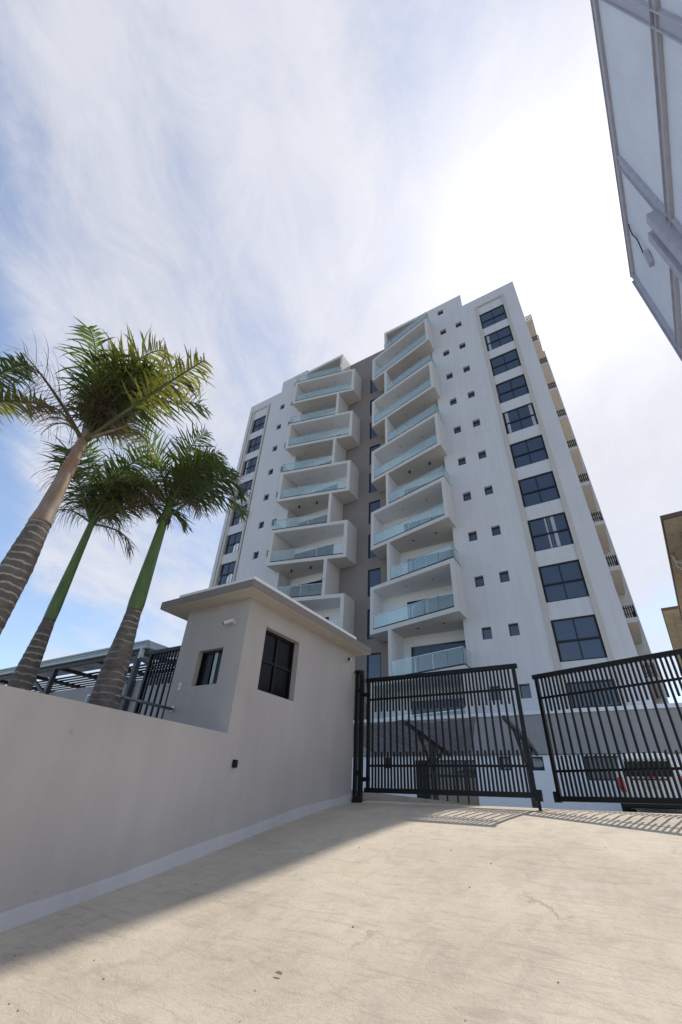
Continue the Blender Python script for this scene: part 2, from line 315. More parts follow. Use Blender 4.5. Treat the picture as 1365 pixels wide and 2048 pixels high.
def holed(mb, P, x0, x1, z0, z1, holes, depth, dirn):
    """wall rectangle with recessed openings; P(x, z, d) gives the 3D point at depth d"""
    xs = sorted({x0, x1} | {h[k] for h in holes for k in (0, 1) if x0 < h[k] < x1})
    zs = sorted({z0, z1} | {h[k] for h in holes for k in (2, 3) if z0 < h[k] < z1})
    for a, b in zip(xs, xs[1:]):
        run = None
        for c, d in zip(zs, zs[1:]):
            mx_, mz = (a + b) / 2, (c + d) / 2
            ins = any(h[0] < mx_ < h[1] and h[2] < mz < h[3] for h in holes)
            if ins:
                if run is not None: mb.quad(P(a, run, 0), P(b, run, 0), P(b, c, 0), P(a, c, 0)); run = None
            elif run is None: run = c
        if run is not None: mb.quad(P(a, run, 0), P(b, run, 0), P(b, z1, 0), P(a, z1, 0))
    for h in holes:
        a, b, c, d = h[:4]; D = depth
        mb.quad(P(a, c, 0), P(b, c, 0), P(b, c, D), P(a, c, D)); mb.quad(P(a, d, 0), P(b, d, 0), P(b, d, D), P(a, d, D))
        mb.quad(P(a, c, 0), P(a, d, 0), P(a, d, D), P(a, c, D)); mb.quad(P(b, c, 0), P(b, d, 0), P(b, d, D), P(b, c, D))

# ------------------------------------------------------------------ ground
YS = [-300, -14, -8, -3, 0, 2.68, 3.5, 4.56, 5.74, 7.2, 8.0, 8.7, 9.6, 21.3, 600]
ZS = [-3.0, -3.0, -2.75, -2.05, -1.476, -0.94, -0.776, -0.563, -0.29, -0.015, 0.12, 0.185, 0.19, 0.19, 0.19]
def gz(y):
    for k in range(len(YS) - 1):
        if y <= YS[k + 1]: t = (y - YS[k]) / (YS[k + 1] - YS[k]); return ZS[k] + t * (ZS[k + 1] - ZS[k])
    return ZS[-1]
mb = MB()
for k in range(len(YS) - 1):
    mb.quad((-500, YS[k], ZS[k] - 0.12), (500, YS[k], ZS[k] - 0.12), (500, YS[k + 1], ZS[k + 1] - 0.12), (-500, YS[k + 1], ZS[k + 1] - 0.12))
tag(mb.build('ground', 'soil', fix=False), kind='structure')
mb = MB()
rs = random.Random(3)
ny = 150; nx = 60; y0, y1 = -8.0, 21.3; xx0, xx1 = -4.86, 9.0
ysl = [y0 + (y1 - y0) * (k / ny) for k in range(ny + 1)]
def sm(y): return (gz(y - 0.5) + 2 * gz(y) + gz(y + 0.5)) / 4
for k in range(ny + 1):
    for j in range(nx + 1):
        x = xx0 + (xx1 - xx0) * j / nx; y = ysl[k]
        mb.v.append((x, y, sm(y) + 0.010 * math.sin(1.1 * x + 0.7 * y) * (1 if y < 8 else 0.3)))
for k in range(ny):
    for j in range(nx):
        a = k * (nx + 1) + j; mb.f.append((a, a + 1, a + nx + 2, a + nx + 1))
tag(mb.build('driveway', 'concrete', smooth=True, fix=False), kind='structure')
mb = MB(); mb.box(-40, -5.05, -6, 21.3, 0.19, 0.34)
tag(mb.build('terrace', 'paving'), kind='structure')

# ------------------------------------------------------------------ perimeter wall + skirting
XW = -4.85
wall = thing('perimeter_wall', 'low taupe rendered boundary wall running up the left of the driveway to the guardhouse', 'wall', (XW, 0, 0))
mb = MB(); P = [(-6.0, gz(-6) - 0.3)] + [(y, sm(y) - 0.3) for y in (-3, 0, 2.68, 3.5, 4.81)]
mb = MB(); mb.box(-0.22, 0, -6.0, 4.8105, -3.2, 0.80); mb.build('wall_body', 'taupe', wall)
mb = MB(); ysk = [-6 + 0.4 * k for k in range(36)] + [8.17]
ysk = [y for y in ysk if y <= 8.17]
for a, b in zip(ysk, ysk[1:]):
    ha, hb = 0.125 + 0.012 * math.sin(a * 3.1), 0.125 + 0.012 * math.sin(b * 3.1)
    for p, q in ((0, 1),):
        A0 = (0.018, a, sm(a) - 0.15); A1 = (0.018, a, sm(a) + ha); B0 = (0.018, b, sm(b) - 0.15); B1 = (0.018, b, sm(b) + hb)
        mb.quad(A0, B0, B1, A1); mb.quad(A1, B1, (-0.01, b, B1[2]), (-0.01, a, A1[2]))
mb.build('painted_skirting', 'skirt', wall, fix=False)

# ------------------------------------------------------------------ guardhouse
GY0, GY1, GX0 = 4.811, 8.178, -6.30
gh = thing('guardhouse', 'small taupe guardhouse with flat overhanging roof beside the gate', 'guardhouse', (-5.58, 6.5, 0.2))
gl0 = gh.location.copy(); L = lambda x, y, z: (x - gl0.x, y - gl0.y, z - gl0.z)
mb = MB()
W1 = (5.276, 6.20, 1.468, 2.46); W2 = (-5.818, -5.262, 1.485, 2.033)
holed(mb, lambda y, z, d: L(XW - d, y, z), 4.8115, GY1, -1.2, 2.80, [W1], 0.16, 1)
holed(mb, lambda x, z, d: L(x, GY0 + d, z), GX0, XW, 0.2, 2.80, [W2], 0.13, 1)
mb.quad(L(GX0, GY0, 0.2), L(GX0, GY1, 0.2), L(GX0, GY1, 2.8), L(GX0, GY0, 2.8)); mb.quad(L(GX0, GY1, 0.0), L(XW, GY1, -0.3), L(XW, GY1, 2.8), L(GX0, GY1, 2.8))
mb.build('wall', 'taupe', gh, fix=False)
RX0, RX1, RY0, RY1 = -6.73, -4.545, 4.50, 8.335
mb = MB(); mb.box(RX0 - gl0.x, RX1 - gl0.x, RY0 - gl0.y, RY1 - gl0.y, 2.80 - gl0.z, 2.932 - gl0.z); roof = mb.build('roof_slab', 'taupe_dark', gh, bevel=0.006)
mb = MB(); mb.box(RX0 + 0.012 - gl0.x, RX1 - 0.012 - gl0.x, RY0 + 0.012 - gl0.y, RY1 - 0.012 - gl0.y, 2.792 - gl0.z, 2.7995 - gl0.z); mb.build('soffit', 'cream', gh)
mb = MB(); mb.box(-6.36 - gl0.x, RX1 - 0.05 - gl0.x, RY0 + 0.06 - gl0.y, 7.79 - gl0.y, 2.933 - gl0.z, 3.015 - gl0.z); mb.build('roof_upstand', 'whitepaint', gh, bevel=0.004)
# front window: black frame, four dark panes
def win_x(y0, y1, z0, z1, x, name='window'):
    f = MB(); t = 0.045
    B = lambda a, b, c, d, dx=0.0: f.box(x - 0.05 - gl0.x, x + dx - gl0.x, a - gl0.y, b - gl0.y, c - gl0.z, d - gl0.z)
    B(y0, y0 + t, z0, z1); B(y1 - t, y1, z0, z1); B(y0 + t, y1 - t, z0, z0 + t); B(y0 + t, y1 - t, z1 - t, z1)
    ym = (y0 + y1) / 2; zm = z0 + (z1 - z0) * 0.50
    B(ym - t / 2, ym + t / 2, z0 + t, z1 - t, 0.004); B(y0 + t, ym - t / 2, zm - t / 2, zm + t / 2, -0.003); B(ym + t / 2, y1 - t, zm - t / 2, zm + t / 2, -0.003)
    fo = f.build(name, 'black', gh)
    for a, b in ((y0 + t, ym - t / 2), (ym + t / 2, y1 - t)):
        for c, d in ((z0 + t, zm - t / 2), (zm + t / 2, z1 - t)):
            MB().box(x - 0.03 - gl0.x, x - 0.022 - gl0.x, a - gl0.y, b - gl0.y, c - gl0.z, d - gl0.z).build('pane', 'glass_black', fo)
win_x(5.276, 6.20, 1.468, 2.46, XW - 0.16 + 0.05)
f = MB(); t = 0.035; yq = GY0 + 0.13 - 0.04
x0, x1, z0, z1 = W2
for a, b, c, d in ((x0, x0 + t, z0, z1), (x1 - t, x1, z0, z1), (x0 + t, x1 - t, z0, z0 + t), (x0 + t, x1 - t, z1 - t, z1), (-5.60, -5.56, z0 + t, z1 - t)):
    f.box(a - gl0.x, b - gl0.x, yq - gl0.y, yq + 0.04 - gl0.y, c - gl0.z, d - gl0.z)
fo = f.build('window', 'black', gh)
MB().box(x0 + t - gl0.x, -5.60 - gl0.x, yq + 0.02 - gl0.y, yq + 0.028 - gl0.y, z0 + t - gl0.z, z1 - t - gl0.z).build('pane', 'glass_black', fo)
MB().box(-5.56 - gl0.x, x1 - t - gl0.x, yq + 0.02 - gl0.y, yq + 0.028 - gl0.y, z0 + t - gl0.z, z1 - t - gl0.z).build('pane', 'glass_black', fo)
MB().box(-5.53 - gl0.x, -5.46 - gl0.x, yq + 0.010 - gl0.y, yq + 0.019 - gl0.y, z0 + t - gl0.z, z1 - t - gl0.z).build('blind_or_sky_strip', 'gutter', fo)  # narrow grey blind in the side window

def bullet_cam(loc, aim, label):
    t = thing('security_camera', label, 'security camera', loc)
    a = Vector(aim).normalized()
    MB().tube([(0, 0, 0), a * 0.0 + Vector((0, -0.0, 0))], 0.03, 12) if False else None
    return t, a
# camera on the left face: wall at y=4.81, looks left and a little towards the street
sc1 = thing('security_camera', 'white bullet security camera on the side wall of the guardhouse above the small window', 'security camera', (-5.12, 4.81, 2.42))
MB().tube([(0, 0, 0), (0, -0.018, 0)], 0.036, 14).build('base', 'plastic_white', sc1)
MB().tube([(0, -0.018, 0), (-0.01, -0.05, -0.004), (-0.02, -0.07, -0.008)], 0.013, 8).build('arm', 'plastic_white', sc1)
MB().tube([(0.03, -0.065, 0.006), (-0.125, -0.10, -0.028)], 0.027, 14).build('body', 'plastic_white', sc1, smooth=False)
MB().tube([(-0.125, -0.10, -0.028), (-0.14, -0.1034, -0.0313)], 0.028, 14).build('lens', 'black', sc1)
sc2 = thing('security_camera', 'white bullet security camera with black lens under the eave by the gate post', 'security camera', (XW, 7.83, 2.60))
MB().tube([(0, 0, 0), (0.018, 0, 0)], 0.036, 14).build('base', 'plastic_white', sc2)
MB().tube([(0.018, 0, 0), (0.05, 0.01, -0.004), (0.07, 0.02, -0.008)], 0.013, 8).build('arm', 'plastic_white', sc2)
MB().tube([(0.055, 0.08, 0.006), (0.085, -0.03, -0.015)], 0.030, 14).build('body', 'plastic_white', sc2)
MB().tube([(0.085, -0.03, -0.015), (0.089, -0.045, -0.018)], 0.029, 14).build('lens', 'black', sc2)
wl = thing('wall_light', 'small black box light fixed on the driveway wall below the guardhouse corner', 'wall light', (XW, 5.02, 0.456))
MB().box(0, 0.055, -0.028, 0.028, -0.045, 0.045).build('housing', 'black', wl, bevel=0.004)
MB().box(0.01, 0.045, -0.02, 0.02, -0.049, -0.045).build('lens', 'glass', wl)
sw = MB().box(-0.032, 0.032, -0.014, 0, -0.06, 0.06).build('switch_box', 'plastic_white', None, (-6.07, 4.81, 1.503), bevel=0.004)
tag(sw, 'white weatherproof switch box on the guardhouse side wall left of its window', 'switch box')
MB().box(-0.012, 0.012, -0.019, -0.014, -0.02, 0.02).build('rocker', 'gutter', sw)
hr = thing('handrail', 'round grey metal handrail fixed to the guardhouse side wall', 'handrail', (-6.10, 4.81, 1.17))
MB().tube([(0, -0.02, 0), (0, -1.05, 0)], 0.022, 12).build('rail', 'grey_metal', hr, smooth=True)
MB().tube([(0, 0, 0), (0, -0.012, 0), (0, -0.02, 0)], [0.045, 0.045, 0.03], 14).build('flange', 'steel', hr)
MB().tube([(0, -0.92, -0.02), (0, -0.92, -0.84)], 0.017, 10).build('post', 'grey_metal', hr, smooth=True)

# ------------------------------------------------------------------ gates
def gate_leaf(t, length, H0, H1, npair, free=1, bottomext=True, sgn=1):
    """slats run along local +X; z from H0 to H1 (local), every second slat is split in two short ones"""
    zf = lambda q: H0 + (H1 - H0) * q
    MB().box(-0.035, length + 0.045, -0.035, 0.035, H1 - 0.075, H1).build('top_bar', 'black', t, bevel=0.004)
    MB().box(-0.035, length + 0.045, -0.035, 0.035, H0, H0 + 0.075).build('bottom_bar', 'black', t, bevel=0.004)
    MB().box(0.0, 0.06, -0.03, 0.03, H0 + 0.075, H1 - 0.075).build('stile', 'black', t, bevel=0.003)
    MB().box(length - 0.055, length + 0.005, -0.03, 0.03, H0 + 0.075, H1 - 0.075).build('stile', 'black', t, bevel=0.003)
    for q in (0.214, 0.795):
        MB().box(0.06, length - 0.055, 0.016, 0.036, zf(q) - 0.018 + 0.0, zf(q) + 0.018).build('cross_rail', 'black', t)
    n = npair * 2 + 1; w = (length - 0.115) / (n + 1)
    full = MB().box(-0.0155, 0.0155, -0.015, 0.014, H0 + 0.076, H1 - 0.076).mesh('slat')
    st = MB().box(-0.0155, 0.0155, -0.015, 0.014, zf(0.675), H1 - 0.076).mesh('short_slat')
    sb = MB().box(-0.0155, 0.0155, -0.015, 0.014, H0 + 0.076, zf(0.325)).mesh('short_slat')
    for me in (full, st, sb): me.materials.append(M['black'])
    for k in range(n):
        x = 0.06 + w * (k + 1)
        if k % 2 == 0: link('slat', full, t, (x, random.uniform(-.001, .001), 0))
        else: link('short_slat', st, t, (x, 0, 0)); link('short_slat', sb, t, (x, 0, 0))
g1 = thing('driveway_gate', 'left leaf of the black slatted driveway gate, hinged beside the guardhouse', 'gate', (-4.585, 8.27, 0), 0, 'black slatted gate leaves')
gate_leaf(g1, 2.955, 0.29, 2.285, 21)
MB().box(2.93, 3.03, -0.05, 0.05, 0.25, 0.40).build('catch', 'black', g1)
MB().box(2.95, 2.99, -0.02, 0.02, 0.02, 0.25).build('drop_bolt', 'black', g1)
MB().box(-0.15, 0.09, -0.055, -0.036, 1.93, 2.00).build('hinge', 'black', g1); MB().box(-0.15, 0.09, -0.055, -0.036, 0.46, 0.53).build('hinge', 'black', g1)
ang = math.atan2(-(9.1 - 8.08), 1.60 + 1.455)
g2 = thing('driveway_gate', 'right leaf of the black slatted driveway gate, angled inwards in front of the parked car', 'gate', (-1.47, 9.11, 0), ang, 'black slatted gate leaves')
gate_leaf(g2, 3.22, 0.285, 2.275, 21)
MB().box(-0.05, 0.035, -0.05, 0.05, 0.27, 0.42).build('catch', 'black', g2)
gp = thing('gate_post', 'black steel gate post standing against the guardhouse wall', 'gate post', (-4.72, 8.22, 0.15))
MB().box(-0.11, -0.05, -0.04, 0.04, 0, 2.25).build('post', 'black', gp, bevel=0.004)
MB().box(0.0, 0.075, -0.05, 0.03, 0.0, 2.22).build('post', 'black', gp, bevel=0.004)
MB().tube([(-0.02, -0.01, 2.25), (-0.02, -0.01, 2.29), (-0.02, -0.01, 2.30)], [0.10, 0.10, 0.06], 16).build('cap', 'black', gp)
MB().tube([(-0.01, -0.02, -0.03), (-0.01, -0.02, 0.05), (-0.01, -0.02, 0.09)], [0.09, 0.10, 0.06], 14).build('pivot', 'black', gp)
MB().box(-0.03, 0.0, -0.04, 0.02, 1.86, 1.94).build('bracket', 'black', gp); MB().box(-0.03, 0.0, -0.04, 0.02, 0.4, 0.48).build('bracket', 'black', gp)
sb_ = tag(MB().box(0, 0.02, -0.01, 0.01, 0, 0.14).build('warning_strip', 'red', None, (-4.868, 8.19, 2.40), bevel=0.003), 'thin red warning strip at the guardhouse corner just above the gate post', 'warning strip')
gp2 = thing('gate_post', 'black steel gate post carrying the right gate leaf at the picture edge', 'gate post', (1.68, 8.05, 0.15))
MB().box(-0.06, 0.06, -0.06, 0.06, 0, 2.3).build('post', 'black', gp2, bevel=0.004); MB().box(-0.075, 0.075, -0.075, 0.075, 2.3, 2.34).build('cap', 'black', gp2)
g3 = thing('side_gate', 'narrow black slatted side gate between the guardhouse and the palm trees', 'gate', (-7.42, 5.06, 0))
gate_leaf(g3, 1.08, 0.36, 2.29, 5)

# ------------------------------------------------------------------ apartment tower (units of 2.3 m per facade unit)
S = 2.3
tw = thing('apartment_tower', 'tall white apartment tower with staggered glass balconies and brown centre bay', 'apartment building', (-6.0 * S, 10 * S, 0.19))
tl = tw.location.copy()
T = lambda x, y, z: (x * S - tl.x, y * S - tl.y, z * S - tl.z)
def tbox(mb, x0, x1, y0, y1, z0, z1):
    a = T(x0, y0, z0); b = T(x1, y1, z1); return mb.box(a[0], b[0], a[1], b[1], a[2], b[2])
F = 1.2985
Zb = 0.10
# small window openings, two staggered columns per wing
colA = [(-2.555, -2.335), (-1.950, -1.735)]
smallR = []; smallL = []
for k in range(-1, 11):
    smallR.append((-2.560, -2.335, 3.36 + F * k, 3.645 + F * k))
    smallL.append((-9.70, -9.475, 3.36 + F * k, 3.645 + F * k))
    if k <= 9:
        smallR.append((-1.955, -1.735, 3.36 + F * k, 3.645 + F * k)); smallL.append((-10.355, -10.095, 3.38 + 1.003 * F * k + .03, 3.675 + 1.003 * F * k + .03))
PY = lambda x, z, d: T(x, 10 + d, z)
mb = MB()
SR = (-1.186, -0.105, 0.9, 15.74)       # window strip recess right
SL = (-12.20, -11.02, 0.9, 15.95)
holed(mb, PY, -1.58, 0.297, Zb, 16.22, [SR], 0.11, 1)
holed(mb, PY, -2.963, -1.58, Zb, 17.0, [h for h in smallR if h[3] < 17.0], 0.10, 1)
mb.build('facade', 'white', tw, fix=False)
mb = MB()
holed(mb, PY, -12.367, -10.45, Zb, 16.42, [SL], 0.11, 1)
holed(mb, PY, -10.45, -8.985, Zb, 17.15, [h for h in smallL if h[3] < 17.15], 0.10, 1)
mb.build('facade', 'white', tw, fix=False)
# B' column sits right of the step; the step wall and roof volumes
mb = MB()
# right wing body: side, roof, returns
mb.quad(T(0.297, 10, Zb), T(0.297, 13, Zb), T(0.297, 13, 16.22), T(0.297, 10, 16.22))
mb.quad(T(-1.58, 10, 16.22), T(0.297, 10, 16.22), T(0.297, 16, 16.22), T(-1.58, 16, 16.22))
mb.quad(T(-1.58, 10, 16.22), T(-1.58, 10, 17.0), T(-1.58, 10.8, 17.0), T(-1.58, 10.8, 16.22))
mb.quad(T(0.297, 13, Zb), T(0.297, 16, Zb), T(0.297, 16, 16.22), T(0.297, 13, 16.22))
mb.quad(T(-2.963, 10, Zb), T(-2.963, 10.70, Zb), T(-2.963, 10.70, 17.0), T(-2.963, 10, 17.0))
mb.quad(T(-8.985, 10, Zb), T(-8.985, 10.70, Zb), T(-8.985, 10.70, 17.0), T(-8.985, 10, 17.0))
mb.quad(T(-12.367, 10, Zb), T(-12.367, 16, Zb), T(-12.367, 16, 16.42), T(-12.367, 10, 16.42))
mb.quad(T(-12.367, 10, 16.42), T(-10.45, 10, 16.42), T(-10.45, 16, 16.42), T(-12.367, 16, 16.42))
mb.quad(T(-10.45, 10, 16.42), T(-10.45, 10, 17.15), T(-10.45, 10.8, 17.15), T(-10.45, 10.8, 16.42))
mb.quad(T(-10.45, 10.005, 17.149), T(-8.985, 10.005, 17.149), T(-8.985, 10.8, 17.149), T(-10.45, 10.8, 17.149))
mb.quad(T(-10.45, 10.8, 16.42), T(-8.985, 10.8, 16.42), T(-8.985, 10.8, 17.149), T(-10.45, 10.8, 17.149))
mb.quad(T(-2.963, 10.8, 16.22), T(-1.58, 10.8, 16.22), T(-1.58, 10.8, 17.0), T(-2.963, 10.8, 17.0))
mb.quad(T(-2.963, 10.004, 16.999), T(-1.58, 10.004, 16.999), T(-1.58, 10.8, 16.999), T(-2.963, 10.8, 16.999))
mb.quad(T(-12.367, 16, Zb), T(0.297, 16, Zb), T(0.297, 16, 16.22), T(-12.367, 16, 16.22))
mb.quad(T(-10.45, 10.8, 16.4), T(-1.58, 10.8, 16.2), T(-1.58, 16, 16.2), T(-10.45, 16, 16.4))
mb.build('side_wall', 'white', tw, fix=False)
# rear block on the right with side balconies
mb = MB(); tbox(mb, 0.30, 0.676, 13.0, 17.5, Zb, 15.52); mb.build('rear_block', 'trim', tw)
rail = MB()
def side_balcony(z):
    a = MB(); x0, x1, y0, y1 = 0.30, 0.565, 11.38, 13.0
    tbox(a, x0, x1, y0, y1 - 0.002, z, z + 0.11)
    b_ = a.build('side_balcony', 'trim', tw)
    sf = MB(); tbox(sf, x0 + 0.012, x1 - 0.014, y0 + 0.03, y1 - 0.03, z - 0.004, z - 0.001); sf.build('soffit', 'bounce_soffit', b_)
    r_ = MB()
    for q in range(5): tbox(r_, x0 + 0.055 + 0.046 * q, x0 + 0.083 + 0.046 * q, y0 + 0.01, y0 + 0.03, z + 0.11, z + 0.40)
    for q in range(16): tbox(r_, x1 - 0.02, x1 - 0.005, y0 + 0.01 + 0.10 * q, y0 + 0.03 + 0.10 * q, z + 0.11, z + 0.40)
    tbox(r_, x0, x1, y0 + 0.005, y0 + 0.012, z + 0.19, z + 0.205); tbox(r_, x0, x1, y0 + 0.005, y0 + 0.012, z + 0.33, z + 0.345)
    tbox(r_, x1 - 0.004, x1 + 0.003, y0, y1, z + 0.33, z + 0.345)
    r_.build('railing', 'black', b_)
for n in range(-2, 10): side_balcony(3.78 + F * n)

# brown centre bay with tall windows
BW = [(-5.975, -5.535, 5.335 + F * k, 6.225 + F * k) for k in range(-4, 8)]
BW = [(a, b, c, d) for a, b, c, d in BW if c > 0.2]
mb = MB(); holed(mb, lambda x, z, d: T(x, 10.71 + d, z), -7.08, -4.88, Zb, 17.01, BW, 0.05, 1)
mb.quad(T(-7.08, 10.71, 17.01), T(-4.88, 10.71, 17.01), T(-4.88, 10.85, 17.01), T(-7.08, 10.85, 17.01))
mb.quad(T(-7.08, 10.85, 16), T(-4.88, 10.85, 16), T(-4.88, 10.85, 17.01), T(-7.08, 10.85, 17.01))
mb.build('centre_bay', 'brown', tw, fix=False)
def lbox(mb, x0, x1, y0, y1, z0, z1): return mb.box(x0 * S, x1 * S, y0 * S, y1 * S, z0 * S, z1 * S)
def make_window(name, w, h, cols, rows, t, glass, tilt=True, trans=None, dd=0.03):
    """frame with origin at lower-left front; panes are its parts"""
    f = MB(); lbox(f, 0, t, 0, dd, 0, h); lbox(f, w - t, w, 0, dd, 0, h); lbox(f, t, w - t, 0, dd, 0, t); lbox(f, t, w - t, 0, dd, h - t, h)
    xs = [t + (w - 2 * t) * k / cols for k in range(cols + 1)]; zs = [t + (h - 2 * t) * k / rows for k in range(rows + 1)]
    if trans: zs[1] = h * trans
    tt = t * 0.85
    for x in xs[1:-1]: lbox(f, x - tt / 2, x + tt / 2, 0.003, dd, t, h - t)
    for z in zs[1:-1]: lbox(f, t, w - t, -0.004, dd - 0.002, z - t * 0.75, z + t * 0.75)
    me = f.mesh(name); me.materials.append(M['frame']); fo = link(name, me, tw)
    for a, b in zip(xs, xs[1:]):
        for c, d in zip(zs, zs[1:]):
            g = MB(); y = dd * 0.55
            if tilt: e = [random.uniform(-.0016, .0016) for _ in range(2)]
            else: e = (0, 0)
            g.quad((a * S, (y + e[0]) * S, c * S), (b * S, (y - e[0]) * S, c * S), (b * S, (y - e[0] + e[1]) * S, d * S), (a * S, (y + e[0] + e[1]) * S, d * S))
            g.build('pane', glass, fo, fix=False)
    return fo
# strip windows
mb = MB(); mf = MB()
def strip(x0, x1, sx0, sx1, zshift, zmax, ztop):
    base = None
    for k in range(-1, 10):
        zt = 3.598 + 1.2885 * k + zshift * (k + 1); zb = zt - 0.89
        pos = T(x0, 10.045, zb)
        o = make_window('window', x1 - x0, 0.89, 2, 2, 0.028, 'glass', trans=0.47)
        o.location = pos
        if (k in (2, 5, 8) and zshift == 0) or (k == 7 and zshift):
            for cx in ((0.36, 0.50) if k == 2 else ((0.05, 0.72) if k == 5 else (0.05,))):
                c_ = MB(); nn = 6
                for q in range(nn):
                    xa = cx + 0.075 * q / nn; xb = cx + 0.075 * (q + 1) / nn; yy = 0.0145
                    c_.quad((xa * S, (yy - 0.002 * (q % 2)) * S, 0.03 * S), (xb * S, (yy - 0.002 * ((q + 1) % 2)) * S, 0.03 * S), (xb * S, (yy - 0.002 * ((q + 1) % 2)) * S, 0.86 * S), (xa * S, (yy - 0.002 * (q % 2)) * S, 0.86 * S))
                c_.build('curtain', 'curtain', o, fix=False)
        if zshift and k < 7:  # pale quads stand in for bright sky glimpsed through the lower panes
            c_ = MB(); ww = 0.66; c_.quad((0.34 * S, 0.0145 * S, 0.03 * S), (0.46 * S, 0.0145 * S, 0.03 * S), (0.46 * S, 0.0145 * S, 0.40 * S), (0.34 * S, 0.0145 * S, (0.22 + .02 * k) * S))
            c_.quad((0.49 * S, 0.0145 * S, 0.03 * S), (0.60 * S, 0.0145 * S, 0.03 * S), (0.62 * S, 0.0145 * S, 0.36 * S), (0.49 * S, 0.0145 * S, 0.40 * S)); c_.build('blind_or_sky_strip', 'whitepaint', o, fix=False)
        nz = zb + 1.2885 + zshift if k < 9 else ztop
        s_ = MB(); tbox(s_, sx0 + 0.10, sx1 - 0.10, 10.02, 10.10, zt, min(nz, ztop)); s_.build('spandrel', 'white', tw)
    # projecting sand coloured surround
    s_ = MB(); tbox(s_, sx0, sx0 + 0.115, 9.985, 10.109, 0.9, ztop); tbox(s_, sx1 - 0.10, sx1, 9.985, 10.109, 0.9, ztop); tbox(s_, sx0 + 0.115, sx1 - 0.10, 9.985, 10.02, ztop - 0.09, ztop)
    s_.build('window_surround', 'sandtrim', tw)
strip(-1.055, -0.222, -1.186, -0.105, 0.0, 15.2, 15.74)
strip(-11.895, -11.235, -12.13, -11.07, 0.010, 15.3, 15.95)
# small windows
proto = None
for h in smallR + smallL:
    x0, x1, z0, z1 = h
    if z1 > 17.1: continue
    key = 'L' if x0 < -10 else 'R'
    if proto is None: proto = {}
    if key not in proto:
        proto[key] = make_window('small_window', x1 - x0, z1 - z0, 1, 1, 0.018, 'glass', dd=0.02); proto[key].location = T(x0, 10.082, z0)
    else: dup(proto[key], tw, T(x0, 10.082, z0))
    a_ = MB(); lbox(a_, 0.0, x1 - x0, -0.006, 0.012, -0.0, 0.01)
for h in BW:
    o = make_window('tall_window', h[1] - h[0], h[3] - h[2], 1, 1, 0.035, 'glass'); o.location = T(h[0], 10.735, h[2])
# window low right behind gate + loggia back walls
mb = MB(); tbox(mb, -4.90, -2.96, 10.655, 10.70, Zb, 16.95); tbox(mb, -8.99, -7.05, 10.655, 10.70, Zb, 16.95); mb.build('loggia_wall', 'loggia', tw)

def mx_(x, mir): return -11.95 - x if mir else x
def yf(x): return 10.085 + (x + 5.54) * (9.437 - 10.085) / 2.684
def P2(pts, mir):
    p = [((mx_(x, mir)) * S - tl.x, y * S - tl.y) for x, y in pts]; return p[::-1] if mir else p
def PR(mb, pts, z0, z1, mir): return mb.prism(P2(pts, mir), z0 * S - tl.z, z1 * S - tl.z)
def glazing(parent, xa, xb, zb, h, mir, npan, off, posts, wrap=False):
    """glass balustrade along the slanted front line from xa to xb"""
    gap = 0.012
    for k in range(npan):
        a = xa + (xb - xa) * k / npan + gap / 2; b = xa + (xb - xa) * (k + 1) / npan - gap / 2
        m_ = MB(); PR(m_, [(a, yf(a) + off), (b, yf(b) + off), (b, yf(b) + off + 0.006), (a, yf(a) + off + 0.006)], zb + 0.035, zb + h - 0.012, mir)
        m_.build('glass_panel', 'balglass', parent)
    m_ = MB(); PR(m_, [(xa, yf(xa) + off - 0.006), (xb, yf(xb) + off - 0.006), (xb, yf(xb) + off + 0.014), (xa, yf(xa) + off + 0.014)], zb + 0.001, zb + 0.034, mir)
    if wrap: PR(m_, [(xb + 0.001, yf(xb) + off - 0.004), (xb + 0.019, yf(xb) + off - 0.004), (xb + 0.019, 9.998), (xb + 0.001, 9.998)], zb + 0.001, zb + 0.034, mir)
    m_.build('base_channel', 'frame', parent)
    m_ = MB(); PR(m_, [(xa, yf(xa) + off - 0.006), (xb, yf(xb) + off - 0.006), (xb, yf(xb) + off + 0.010), (xa, yf(xa) + off + 0.010)], zb + h - 0.011, zb + h, mir)
    if wrap: PR(m_, [(xb + 0.0005, yf(xb) + off - 0.004), (xb + 0.014, yf(xb) + off - 0.004), (xb + 0.014, 9.998), (xb + 0.0005, 9.998)], zb + h - 0.011, zb + h, mir)
    m_.build('top_rail', 'steel', parent)
    for q in posts:
        x = xa + (xb - xa) * q; m_ = MB(); PR(m_, [(x - 0.007, yf(x) + off + 0.012), (x + 0.007, yf(x) + off + 0.010), (x + 0.007, yf(x) + off + 0.024), (x - 0.007, yf(x) + off + 0.026)], zb + 0.001, zb + h - 0.012, mir)
        m_.build('post', 'steel', parent)
    if wrap:
        m_ = MB(); PR(m_, [(xb + 0.004, yf(xb) + off + 0.01), (xb + 0.010, yf(xb) + off + 0.01), (xb + 0.010, 9.99), (xb + 0.004, 9.99)], zb + 0.035, zb + h - 0.012, mir); m_.build('glass_panel', 'balglass', parent)
def door(parent, x0, x1, zb, zt, mir, panels=3):
    X0, X1 = sorted((mx_(x0, mir), mx_(x1, mir)))
    f = MB(); t = 0.022; y0, y1 = 10.625, 10.652
    tbox(f, X0, X0 + t, y0, y1, zb, zt); tbox(f, X1 - t, X1, y0, y1, zb, zt); tbox(f, X0 + t, X1 - t, y0, y1, zt - t * 1.6, zt); tbox(f, X0 + t, X1 - t, y0, y1, zb, zb + t)
    for k in range(1, panels): x = X0 + (X1 - X0) * k / panels; tbox(f, x - t / 2, x + t / 2, y0 + 0.003, y1, zb + t, zt - t * 1.6)
    tbox(f, X0 + t, X1 - t, 10.640, 10.650, zb + t, zt - t * 1.6)
    f.build('sliding_door', 'glass_blue', parent)
